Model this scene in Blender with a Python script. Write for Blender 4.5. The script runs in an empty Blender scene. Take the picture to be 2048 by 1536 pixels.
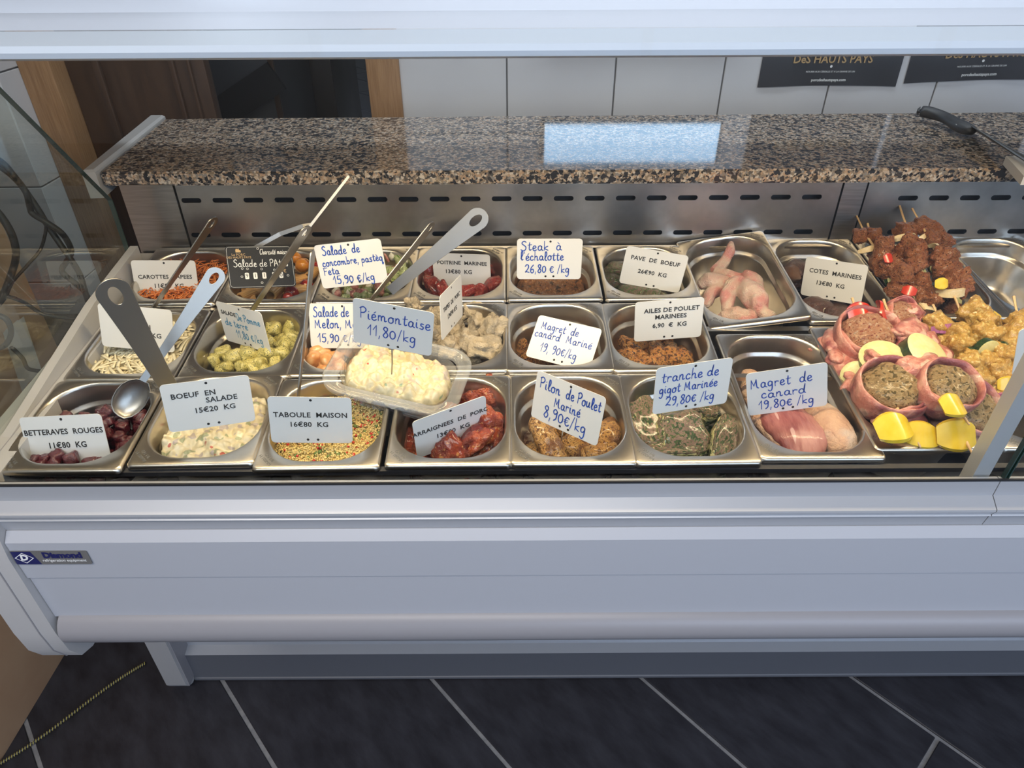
import bpy, bmesh, math, random
from math import pi, sin, cos, radians, sqrt, atan2
from mathutils import Vector, Matrix, noise, Euler

S = bpy.context.scene
COL = S.collection
# ------------------------------------------------------------------ camera, world, light, exposure
PITCH = radians(34.63); ROLL = radians(0.321); FPX = 1360.0
CAM = Vector((0.0025, -0.651, 1.474))
FW = Vector((0, cos(PITCH), -sin(PITCH)))
_r = Vector((1, 0, 0)); _d = FW.cross(_r)
RT = _r*cos(ROLL) + _d*sin(ROLL)
DN = -_r*sin(ROLL) + _d*cos(ROLL)
cd = bpy.data.cameras.new('camera'); cam = bpy.data.objects.new('camera', cd); COL.objects.link(cam)
cd.sensor_width = 36; cd.sensor_fit = 'HORIZONTAL'; cd.lens = 36*FPX/2048; cd.clip_start = 0.01; cd.clip_end = 60
M = Matrix((RT, -DN, -FW)).transposed().to_4x4(); M.translation = CAM
cam.matrix_world = M
S.camera = cam

w = bpy.data.worlds.new('sky'); S.world = w; w.use_nodes = True
bg = w.node_tree.nodes['Background']
bg.inputs[0].default_value = (0.50, 0.66, 1.0, 1); bg.inputs[1].default_value = 1.0

def area(name, loc, rot, sx, sy, power, color, spread=None):
    l = bpy.data.lights.new(name, 'AREA'); l.shape = 'RECTANGLE'; l.size = sx; l.size_y = sy
    l.energy = power; l.color = color
    if spread: l.spread = spread
    o = bpy.data.objects.new(name, l); o.location = loc; o.rotation_euler = rot; COL.objects.link(o); return o
# daylight through the shop window behind the photographer (to the right)
area('window_daylight', (2.2, -3.35, 2.0), (radians(80), 0, radians(8)), 3.4, 1.4, 80, (0.62, 0.755, 1.0))
# ceiling luminaires: sales side and behind the counter
area('ceiling_light_sales', (-0.5, -1.4, 2.72), (0, 0, 0), 2.2, 0.8, 58, (1.0, 0.95, 0.90))
area('ceiling_light_counter', (0.3, 1.0, 2.70), (radians(24), 0, 0), 2.4, 0.3, 25, (0.88, 0.94, 1.0))
area('back_room_fill', (-2.0, 4.3, 2.7), (0, 0, 0), 1.0, 1.0, 70, (0.72, 0.84, 1.0))  # unseen lamp, added to brighten the room beyond the doorway
# light strip of the case, under its canopy
area('case_light_strip', (0.25, 0.113, 1.356), (radians(0), 0, 0), 1.75, 0.03, 9, (1.0, 0.76, 0.45))

vs = S.view_settings
S.display_settings.display_device = 'sRGB'
vs.view_transform = 'Standard'; vs.look = 'None'; vs.gamma = 1; vs.use_curve_mapping = False
vs.exposure = -0.16
S.cycles.use_denoising = True
S.cycles.max_bounces = 8; S.cycles.glossy_bounces = 4; S.cycles.transparent_max_bounces = 16
S.cycles.caustics_reflective = False; S.cycles.caustics_refractive = False
S.cycles.sample_clamp_indirect = 6

# ------------------------------------------------------------------ geometry of the place
TILT = radians(6.887)          # the display deck rises towards the back
def ray(x, y): return (FW*FPX + RT*(x-1024) + DN*(y-768)).normalized()
def onp(x, y, n, c):
    n = Vector(n); v = ray(x, y); return CAM + v*((c - CAM.dot(n))/v.dot(n))
def onY(x, y, Y): return onp(x, y, (0, 1, 0), Y)
def onZ(x, y, Z): return onp(x, y, (0, 0, 1), Z)
def onX(x, y, X): return onp(x, y, (1, 0, 0), X)
DNORM = Vector((0, -sin(TILT), cos(TILT)))
def dk(x, y, h=0.0):           # a point h above the plane of the pan rims
    return onp(x, y, DNORM, 0.9*cos(TILT) + h)
DECK = Matrix.Translation((0, 0, 0.9)) @ Matrix.Rotation(TILT, 4, 'X')   # (u, v, w) on the deck -> world

# ------------------------------------------------------------------ object helpers
def link(o, parent=None):
    COL.objects.link(o)
    if parent is not None: o.parent = parent
    return o
def tag(o, label=None, cat=None, group=None, kind=None):
    if label: o['label'] = label
    if cat: o['category'] = cat
    if group: o['group'] = group
    if kind: o['kind'] = kind
    return o
def empty(name, mat=None, parent=None):
    o = bpy.data.objects.new(name, None); o.empty_display_size = 0.02; link(o, parent)
    if mat is not None: o.matrix_local = mat
    return o
def mesh(name, vs, fs, mats=None, smooth=False, mi=None):
    me = bpy.data.meshes.new(name); me.from_pydata([tuple(v) for v in vs], [], fs)
    if mats is not None:
        for m in (mats if isinstance(mats, (list, tuple)) else [mats]): me.materials.append(m)
    if mi is not None: me.polygons.foreach_set('material_index', mi)
    if smooth: me.polygons.foreach_set('use_smooth', [True]*len(me.polygons))
    me.validate(); me.update(); return me
def obj(name, me, parent=None, mat=None):
    o = bpy.data.objects.new(name, me); link(o, parent)
    if mat is not None: o.matrix_local = mat
    return o
def bm_mesh(name, bm, mats, smooth=False, angle=None):
    me = bpy.data.meshes.new(name); bmesh.ops.recalc_face_normals(bm, faces=bm.faces); bm.to_mesh(me); bm.free()
    for m in (mats if isinstance(mats, (list, tuple)) else [mats]): me.materials.append(m)
    if smooth:
        me.polygons.foreach_set('use_smooth', [True]*len(me.polygons))
        if angle is not None: me.set_sharp_from_angle(angle=radians(angle))
    return me
def box_me(name, a, b, m, bev=0.0, seg=2):
    bm = bmesh.new(); bmesh.ops.create_cube(bm, size=1)
    c = [(a[i]+b[i])/2 for i in range(3)]; s = [abs(b[i]-a[i]) for i in range(3)]
    for v in bm.verts: v.co = Vector((v.co.x*s[0]+c[0], v.co.y*s[1]+c[1], v.co.z*s[2]+c[2]))
    if bev: bmesh.ops.bevel(bm, geom=list(bm.edges), offset=bev, segments=seg, affect='EDGES', profile=0.5)
    return bm_mesh(name, bm, m, smooth=bool(bev), angle=40)
def box(name, a, b, m, parent=None, bev=0.0, seg=2): return obj(name, box_me(name, a, b, m, bev, seg), parent)
def prism(name, prof, x0, x1, m, parent=None, smooth=False, angle=35):   # (y, z) profile extruded along x
    n = len(prof)
    V = [(x0, y, z) for y, z in prof] + [(x1, y, z) for y, z in prof]
    Fs = [(i, (i+1) % n, (i+1) % n+n, i+n) for i in range(n)] + [tuple(range(n))[::-1], tuple(range(n, 2*n))]
    bm = bmesh.new(); vv = [bm.verts.new(v) for v in V]
    for f in Fs: bm.faces.new([vv[i] for i in f])
    return obj(name, bm_mesh(name, bm, m, smooth, angle), parent)
def rrect(w, d, r, n=8, cx=0.0, cy=0.0, bulge=0.0):
    P = []
    for qx, qy, a0 in ((1, 1, 0), (-1, 1, 90), (-1, -1, 180), (1, -1, 270)):
        for i in range(n+1):
            a = radians(a0 + 90*i/n)
            x = qx*(w/2-r) + r*cos(a); y = qy*(d/2-r) + r*sin(a)
            x *= 1 + bulge*(1-(2*y/d)**2); y *= 1 + bulge*(1-(2*x/w)**2)
            P.append((cx+x, cy+y))
    return P
def loft(name, rings, m, closed=True, cap0=True, cap1=True, smooth=True, angle=None, mats=None):
    n = len(rings[0]); V = [p for r in rings for p in r]; Fs = []
    for k in range(len(rings)-1):
        for i in range(n if closed else n-1):
            j = (i+1) % n; Fs.append((k*n+i, k*n+j, (k+1)*n+j, (k+1)*n+i))
    if cap0: Fs.append(tuple(range(n))[::-1])
    if cap1: Fs.append(tuple((len(rings)-1)*n+i for i in range(n)))
    me = mesh(name, V, Fs, m, smooth)
    if smooth and angle is not None: me.set_sharp_from_angle(angle=radians(angle))
    return me
def frame(d, up=Vector((0, 0, 1))):
    d = Vector(d).normalized()
    if abs(d.dot(up)) > 0.98: up = Vector((0, 1, 0))
    x = d.cross(up).normalized(); y = x.cross(d); return x, y, d
def crom(P, k=6, closed=False):
    P = [Vector(p) for p in P]; n = len(P)
    if n < 3: return P
    out = []
    for i in range(n-1):
        a = P[max(i-1, 0)]; b = P[i]; c = P[i+1]; e = P[min(i+2, n-1)]
        for j in range(k):
            t = j/k; out.append(0.5*((2*b)+(c-a)*t+(2*a-5*b+4*c-e)*t*t+(3*b-a-3*c+e)*t**3))
    out.append(P[-1]); return out
def tube_me(name, P, r, m, n=8, smooth=True, noise_amp=0, noise_scale=1, seed=0, flat=1.0, cap=True):
    rings = []; P = [Vector(p) for p in P]
    R = r if isinstance(r, (list, tuple)) else [r]*len(P)
    px = None
    for i, p in enumerate(P):
        d = (P[min(i+1, len(P)-1)]-P[max(i-1, 0)]).normalized()
        if px is None: x, y, d = frame(d)
        else:
            x = (px - d*px.dot(d)).normalized(); y = d.cross(x)
        px = x; ring = []
        for k in range(n):
            a = 2*pi*k/n; q = p + (x*cos(a) + y*sin(a)*flat)*R[i]
            if noise_amp: q = q + (q-p).normalized()*noise_amp*noise.noise(q*noise_scale+Vector((seed, seed*2, 0)))
            ring.append(q)
        rings.append(ring)
    if cap:
        rings = [[P[0] + (q-P[0])*0.45 - (P[1]-P[0]).normalized()*R[0]*0.35 for q in rings[0]]] + rings + \
                [[P[-1] + (q-P[-1])*0.45 + (P[-1]-P[-2]).normalized()*R[-1]*0.35 for q in rings[-1]]]
    return loft(name, rings, m, smooth=smooth)

# ------------------------------------------------------------------ materials
def mat(name, c1, c2=None, rough=0.5, metal=0.0, scale=20, detail=4, bump=0.0, bscale=None, spec=0.5, coat=0.0,
        stretch=None, specks=(), lo=0.35, hi=0.65, sss=0.0, trans=0.0, alpha=1.0, emis=None, bdist=0.002, vor=None, coatr=0.1, c3=None):
    m = bpy.data.materials.new(name); m.use_nodes = True; nt = m.node_tree; N = nt.nodes; L = nt.links
    b = N['Principled BSDF']
    def rgb(c): return (c[0], c[1], c[2], 1)
    b.inputs['Base Color'].default_value = rgb(c1); b.inputs['Roughness'].default_value = rough
    b.inputs['Metallic'].default_value = metal; b.inputs['Specular IOR Level'].default_value = spec
    b.inputs['Coat Weight'].default_value = coat; b.inputs['Coat Roughness'].default_value = coatr
    b.inputs['Alpha'].default_value = alpha
    if sss:
        b.inputs['Subsurface Weight'].default_value = sss; b.inputs['Subsurface Radius'].default_value = (0.6, 0.25, 0.15)
        b.inputs['Subsurface Scale'].default_value = 0.006
    if trans: b.inputs['Transmission Weight'].default_value = trans
    if emis:
        b.inputs['Emission Color'].default_value = rgb(emis[:3]); b.inputs['Emission Strength'].default_value = emis[3]
    tc = N.new('ShaderNodeTexCoord'); src = tc.outputs['Object']
    if stretch:
        mp = N.new('ShaderNodeMapping'); mp.inputs['Scale'].default_value = stretch; L.new(src, mp.inputs['Vector']); src = mp.outputs[0]
    def nz(sc, det=detail):
        t = N.new('ShaderNodeTexNoise'); t.inputs['Scale'].default_value = sc; t.inputs['Detail'].default_value = det
        t.inputs['Roughness'].default_value = 0.6
        L.new(src, t.inputs['Vector']); return t.outputs['Fac']
    def ramp(f, a, bb):
        r = N.new('ShaderNodeMapRange'); r.inputs['From Min'].default_value = a; r.inputs['From Max'].default_value = bb
        L.new(f, r.inputs['Value']); return r.outputs[0]
    def mix(f, a, c):
        x = N.new('ShaderNodeMix'); x.data_type = 'RGBA'; L.new(f, x.inputs[0])
        if isinstance(a, tuple): x.inputs[6].default_value = rgb(a)
        else: L.new(a, x.inputs[6])
        x.inputs[7].default_value = rgb(c); return x.outputs[2]
    colr = None
    if c2 is not None: colr = mix(ramp(nz(scale), lo, hi), tuple(c1), c2)
    if c3 is not None: colr = mix(ramp(nz(scale*0.37, 2), 0.5, 0.62), colr, c3)
    for (sc, ssc, th) in specks:
        t = N.new('ShaderNodeTexNoise'); t.inputs['Scale'].default_value = ssc; t.inputs['Detail'].default_value = 1
        mp2 = N.new('ShaderNodeMapping'); mp2.inputs['Location'].default_value = (ssc*.013, 3.1, th*7); L.new(src, mp2.inputs['Vector']); L.new(mp2.outputs[0], t.inputs['Vector'])
        colr = mix(ramp(t.outputs['Fac'], th, th+0.03), colr if colr is not None else tuple(c1), sc)
    if colr is not None: L.new(colr, b.inputs['Base Color'])
    if bump:
        bp = N.new('ShaderNodeBump'); bp.inputs['Strength'].default_value = bump; bp.inputs['Distance'].default_value = bdist
        if vor:
            t = N.new('ShaderNodeTexVoronoi'); t.inputs['Scale'].default_value = vor; L.new(src, t.inputs['Vector']); L.new(t.outputs['Distance'], bp.inputs['Height'])
        else: L.new(nz(bscale or scale, 6), bp.inputs['Height'])
        L.new(bp.outputs[0], b.inputs['Normal'])
    return m
def glassmat(name, tint=(0.93, 0.97, 0.95), ior=1.5, rough=0.0, haze=0.0, fac=None):
    m = bpy.data.materials.new(name); m.use_nodes = True; nt = m.node_tree; N = nt.nodes; L = nt.links
    N.remove(N['Principled BSDF']); out = N['Material Output']
    tr = N.new('ShaderNodeBsdfTransparent'); tr.inputs[0].default_value = (*tint, 1)
    gl = N.new('ShaderNodeBsdfGlossy'); gl.inputs['Roughness'].default_value = rough; gl.inputs[0].default_value = (1, 1, 1, 1)
    mx = N.new('ShaderNodeMixShader'); fr = N.new('ShaderNodeFresnel')
    gm = N.new('ShaderNodeNewGeometry'); io = N.new('ShaderNodeMapRange')      # unbent rays: same reflectance on both faces
    io.inputs['To Min'].default_value = ior; io.inputs['To Max'].default_value = 1/ior; L.new(gm.outputs['Backfacing'], io.inputs[0]); L.new(io.outputs[0], fr.inputs['IOR'])
    if fac is None: L.new(fr.outputs[0], mx.inputs[0])
    else:
        mm = N.new('ShaderNodeMath'); mm.operation = 'MULTIPLY'; mm.inputs[1].default_value = fac; L.new(fr.outputs[0], mm.inputs[0]); L.new(mm.outputs[0], mx.inputs[0])
    L.new(tr.outputs[0], mx.inputs[1]); L.new(gl.outputs[0], mx.inputs[2]); res = mx.outputs[0]
    if haze:
        df = N.new('ShaderNodeBsdfDiffuse'); df.inputs[0].default_value = (0.9, 0.92, 0.92, 1)
        m2 = N.new('ShaderNodeMixShader'); m2.inputs[0].default_value = haze; L.new(res, m2.inputs[1]); L.new(df.outputs[0], m2.inputs[2]); res = m2.outputs[0]
    L.new(res, out.inputs['Surface']); return m

def granite():
    m = bpy.data.materials.new('speckled_granite'); m.use_nodes = True; nt = m.node_tree; N = nt.nodes; L = nt.links
    b = N['Principled BSDF']; b.inputs['Roughness'].default_value = 0.07; b.inputs['Specular IOR Level'].default_value = 0.6
    tc = N.new('ShaderNodeTexCoord')
    def vor(sc):
        t = N.new('ShaderNodeTexVoronoi'); t.inputs['Scale'].default_value = sc; t.inputs['Randomness'].default_value = 1
        n = N.new('ShaderNodeTexNoise'); n.inputs['Scale'].default_value = sc*1.3; n.inputs['Detail'].default_value = 3
        L.new(tc.outputs['Object'], n.inputs['Vector'])
        a = N.new('ShaderNodeVectorMath'); a.operation = 'MULTIPLY_ADD'; a.inputs[1].default_value = (1.3/sc,)*3
        L.new(n.outputs['Color'], a.inputs[0]); L.new(tc.outputs['Object'], a.inputs[2]); L.new(a.outputs[0], t.inputs['Vector'])
        s = N.new('ShaderNodeSeparateColor'); L.new(t.outputs['Color'], s.inputs[0]); return s
    v = vor(250); cr = N.new('ShaderNodeValToRGB'); cr.color_ramp.interpolation = 'CONSTANT'
    cols = [(0, (.022, .022, .026)), (.13, (.11, .095, .085)), (.24, (.26, .20, .145)), (.44, (.43, .29, .19)), (.58, (.50, .39, .29)), (.72, (.24, .22, .20)), (.84, (.58, .50, .41)), (.95, (.07, .065, .065))]
    e = cr.color_ramp.elements
    while len(e) < len(cols): e.new(0.5)
    for k, (p, c) in enumerate(cols): e[k].position = p; e[k].color = (*c, 1)
    L.new(v.outputs[0], cr.inputs[0])
    v2 = vor(120); mr = N.new('ShaderNodeMapRange'); mr.inputs['From Min'].default_value = .80; mr.inputs['From Max'].default_value = .82
    L.new(v2.outputs[1], mr.inputs[0]); mx = N.new('ShaderNodeMix'); mx.data_type = 'RGBA'; L.new(mr.outputs[0], mx.inputs[0]); L.new(cr.outputs[0], mx.inputs[6]); mx.inputs[7].default_value = (.035, .035, .04, 1)
    L.new(mx.outputs[2], b.inputs['Base Color']); return m

M_ = {}
M_['steel'] = mat('brushed_steel', (.46, .45, .43), (.56, .55, .53), rough=.26, metal=1, scale=30, stretch=(1, 25, 25), bump=.08, bscale=60, bdist=.0006)
M_['pan'] = mat('pan_steel', (.56, .52, .46), (.62, .58, .52), rough=.29, metal=1, scale=40, detail=3)
M_['panel'] = mat('back_panel_steel', (.40, .39, .38), (.52, .51, .50), rough=.30, metal=1, scale=14, stretch=(1, 1, 18), bump=.12, bscale=40, bdist=.0008)
M_['utensil'] = mat('utensil_steel', (.36, .345, .32), rough=.36, metal=1)
M_['white'] = mat('white_enamel', (.60, .65, .73), rough=.55)
M_['ppanel'] = mat('pale_grey_enamel', (.43, .44, .47), rough=.38, coat=.15)
M_['grey'] = mat('grey_plastic', (.275, .265, .275), rough=.38)
M_['cap'] = mat('light_grey_plastic', (.46, .45, .44), rough=.4, bump=.05, bscale=900, scale=900, bdist=.0003)
M_['rail'] = mat('anodised_aluminium', (.47, .48, .50), rough=.36, metal=.35)
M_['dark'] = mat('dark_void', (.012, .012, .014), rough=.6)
M_['darkpl'] = mat('dark_deck', (.028, .028, .032), rough=.45)
M_['glass'] = glassmat('clear_glass', (.965, .98, .975), 1.33)
M_['glassend'] = glassmat('end_glass', (.90, .93, .90), 1.5)
M_['glassedge'] = mat('green_glass_edge', (.02, .05, .045), rough=.1)
M_['card'] = mat('white_card', (.74, .73, .70), rough=.35)
M_['ink'] = mat('black_ink', (.02, .02, .02), rough=.6)
M_['blue'] = mat('blue_marker', (.012, .045, .30), (.03, .10, .45), rough=.5, scale=120)
M_['cyan'] = mat('pale_blue_marker', (.02, .20, .42), (.12, .36, .52), rough=.5, scale=150)
M_['chalk'] = mat('white_chalk', (.8, .8, .78), rough=.8)
M_['black'] = mat('black_board', (.014, .015, .018), rough=.6, spec=.3)
M_['gold'] = mat('gold_print', (.50, .33, .15), rough=.5)
M_['granite'] = granite()
M_['walltile'] = mat('white_wall_tile', (.60, .60, .62), (.66, .66, .67), rough=.16, scale=3, detail=2)
M_['grout'] = mat('grey_grout', (.20, .20, .205), rough=.9)
M_['lgrout'] = mat('pale_grout', (.19, .19, .20), (.26, .26, .26), rough=.9, scale=60)
M_['slate'] = mat('slate_tile', (.018, .017, .021), (.036, .036, .044), rough=.42, scale=9, detail=8, bump=.25, bscale=35, bdist=.002, stretch=(1, 2.5, 1), spec=.35)
M_['oak'] = mat('oak_wood', (.27, .14, .06), (.40, .23, .11), rough=.5, scale=26, stretch=(9, 9, .5), bump=.1, lo=.3, hi=.7)
M_['brown'] = mat('dark_brown_door', (.050, .026, .015), (.078, .042, .024), rough=.4, scale=10, stretch=(5, 5, .6))
M_['tan'] = mat('tan_board', (.50, .30, .17), (.56, .36, .21), rough=.6, scale=5)
M_['plaster'] = mat('white_plaster', (.72, .72, .72), rough=.9)
M_['wood'] = mat('bamboo_stick', (.58, .38, .19), (.68, .47, .26), rough=.6, scale=60)
M_['cable'] = mat('black_cable', (.018, .017, .017), rough=.45)
M_['paper'] = mat('white_paper', (.62, .60, .55), rough=.8)
# ------------------------------------------------------------------ the room
def struct(name, me, parent=None):
    o = obj(name, me, parent)
    if parent is None: o['kind'] = 'structure'
    return o
def wall_tiles(parent, x0, x1, z0, z1, y, w=0.3, h=0.3, ox=0.0, oz=0.0, t=0.006, g=0.0022, axis='x'):
    me = None
    nx0 = math.floor((x0-ox)/w); nz0 = math.floor((z0-oz)/h)
    i = nx0
    while ox+i*w < x1:
        k = nz0
        while oz+k*h < z1:
            a = max(x0, ox+i*w)+g; b = min(x1, ox+(i+1)*w)-g; c = max(z0, oz+k*h)+g; d = min(z1, oz+(k+1)*h)-g
            if b-a > .01 and d-c > .01:
                bm = bmesh.new(); bmesh.ops.create_cube(bm, size=1)
                for v in bm.verts:
                    u = a if v.co.x < 0 else b; zz = c if v.co.z < 0 else d; yy = (-t if v.co.y < 0 else 0)
                    v.co = Vector((u, y+yy, zz)) if axis == 'x' else Vector((y-yy, u, zz))
                bmesh.ops.bevel(bm, geom=list(bm.edges), offset=.0012, segments=1, affect='EDGES')
                obj('tile', bm_mesh('tile', bm, M_['walltile']), parent)
            k += 1
        i += 1
# floor: slate tiles laid at about 48 degrees, laid as single pieces round the case
floor = struct('floor', box_me('floor', (-4, -4, -.05), (4, 10, -.004), M_['lgrout']))
A = radians(-48); ux = Vector((cos(A), sin(A), 0)); uy = Vector((-sin(A), cos(A), 0))
TW, TL = .3655, 1.2
o0 = Vector((.304, .267, 0)); jo = Vector((.93, .13, 0))       # a point on a long joint, a point on a cross joint
tile_proto = {}
def floor_tile(c):
    bm = bmesh.new(); bmesh.ops.create_cube(bm, size=1)
    for v in bm.verts: v.co = Vector((v.co.x*(TL-.009), v.co.y*(TW-.009), v.co.z*.008-.004))
    bmesh.ops.bevel(bm, geom=[e for e in bm.edges], offset=.0015, segments=1, affect='EDGES')
    if 'me' not in tile_proto: tile_proto['me'] = bm_mesh('tile', bm, M_['slate'])
    else: bm.free()
    o = obj('tile', tile_proto['me'], floor); o.location = c; o.rotation_euler = (0, 0, A)
    return o
n_t = 0
for r in range(-12, 40):
    for q in range(-10, 10):
        base = o0 + uy*(TW*(r+.5))
        s0 = (jo-o0).dot(ux) + (0 if r == 0 else -((.565-.245*r) % .8916)/.743)
        c = base + ux*(s0 + TL*(q+.5))
        inA = -2.2 < c.x < 2.2 and -1.0 < c.y < 1.6
        inB = -2.9 < c.x < .4 and 1.6 <= c.y < 9.5 and abs(c.x + .9 + (c.y-1.4)*.12) < .9
        if inA or inB: floor_tile(Vector((c.x, c.y, 0)))
ceil = struct('ceiling', box_me('ceiling', (-4, -4, 2.75), (4, 10, 2.85), M_['plaster']))
WY = 1.39
wb = struct('wall_back', box_me('wall_back', (-.31, WY, 0), (4, WY+.12, 2.75), M_['grout']))
wall_tiles(wb, -.31, 2.1, .6, 1.5, WY, ox=-.007, oz=.95-.3)
wbo = obj('upper_wall', box_me('upper_wall', (-.31, WY-.004, 1.5), (4, WY, 2.75), M_['plaster']), wb)
wl = struct('wall_left', box_me('wall_left', (-4, 1.282, 0), (-1.347, WY+.6, 2.75), M_['grout']))
wall_tiles(wl, -2.2, -1.341, .2, 1.5, 1.282, ox=-1.341-.3*4, oz=.837-.6)
wall_tiles(wl, 1.276, WY, .2, 1.5, -1.347, ox=1.276, oz=.837-.6, axis='y')
wr = struct('wall_right', box_me('wall_right', (4, -4, 0), (4.1, 10, 2.75), M_['plaster']))
ws = struct('wall_side', box_me('wall_side', (-4.1, -4, 0), (-4, 10, 2.75), M_['plaster']))
# shop front with its window behind the photographer
wf = empty('wall_front'); wf['kind'] = 'structure'
for a, b in (((-4, -4, 0), (4, -3.9, .5)), ((-4, -4, 2.6), (4, -3.9, 2.75)), ((-4, -4, .5), (-1.2, -3.9, 2.6))): box('wall_panel', a, b, M_['plaster'], wf)
for x in (-1.2, .8, 2.6, 3.94): box('window_post', (x, -3.98, .5), (x+.06, -3.92, 2.6), M_['grey'], wf)
wd = struct('window_1', box_me('window_1', (-1.2, -3.955, .5), (4, -3.945, 2.6), M_['glass']))
# doorway to the back room: oak frame, dark door leaf, what stands beyond
door = empty('door_1'); door['kind'] = 'structure'
box('jamb', (-1.341, WY-.02, 0), (-1.252, WY+.12, 2.1), M_['oak'], door, .003)
box('jamb', (-.392, WY-.02, 0), (-.302, WY+.12, 2.1), M_['oak'], door, .003)
box('lintel', (-1.341, WY-.02, 2.1), (-.302, WY+.12, 2.2), M_['oak'], door, .003)
lf = box('door_leaf', (-1.25, WY+.05, .0), (-.86, WY+.09, 2.09), M_['brown'], door, .002)
for x0, x1 in ((-1.17, -1.15), (-.955, -.94), (-.905, -.895)): box('moulding', (x0, WY+.036, .1), (x1, WY+.05, 2.0), M_['brown'], lf, .003)
far = struct('wall_far', box_me('wall_far', (-4, 9.6, 0), (4, 9.7, 2.75), M_['plaster']))
# cold room door / steel cabinet and dark furniture in the back room
cab = empty('steel_cabinet'); tag(cab, 'dull grey steel cabinet standing in the back room behind the doorway', 'cabinet')
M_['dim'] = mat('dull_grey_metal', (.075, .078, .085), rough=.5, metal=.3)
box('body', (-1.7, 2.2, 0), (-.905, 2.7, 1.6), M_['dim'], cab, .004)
box('side_rail', (-.925, 2.185, 0), (-.903, 2.2, 1.6), M_['brown'], cab, .002)
P0 = onY(425, 245, 2.18); P1 = onY(545, 165, 2.18)
mesh_bar = prism('strap', [(2.17, 0), (2.19, 0), (2.19, .05), (2.17, .05)], 0, 1, M_['dark'], cab)
dv = P1-P0; mesh_bar.matrix_local = Matrix.Translation(P0-Vector((0, 0, 0))) @ Matrix.Rotation(-atan2(dv.z, dv.x), 4, 'Y') @ Matrix.Diagonal((dv.length*1.1, 1, 2.2, 1)) @ Matrix.Translation((0, -2.18, -.02))
dc = empty('dark_sideboard'); tag(dc, 'dark brown wooden sideboard in the back room, its feet on the slate floor', 'sideboard')
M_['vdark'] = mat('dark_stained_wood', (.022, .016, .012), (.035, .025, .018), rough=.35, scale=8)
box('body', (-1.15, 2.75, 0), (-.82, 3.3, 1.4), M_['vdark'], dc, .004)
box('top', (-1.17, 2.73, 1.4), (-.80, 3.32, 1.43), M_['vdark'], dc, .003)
mb = obj('bag', None, None) if False else None
# unseen glowing panel, put on the wall for the bright reflection in the granite
M_['glow_panel'] = mat('glowing_panel', (.3, .5, .8), rough=.3, emis=(.52, .75, 1.0, 2.6))
sc = empty('unseen_wall_panel', Matrix.Translation((.35, WY, 1.27))); tag(sc, 'unseen bluish glowing panel on the tiled wall, mirrored in the granite worktop', 'glow_panel')
box('casing', (-.258, -.03, -.056), (.258, -.006, .066), M_['grey'], sc, .003); box('lit_face', (-.25, -.033, -.05), (.25, -.0305, .058), M_['glow_panel'], sc)

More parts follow.
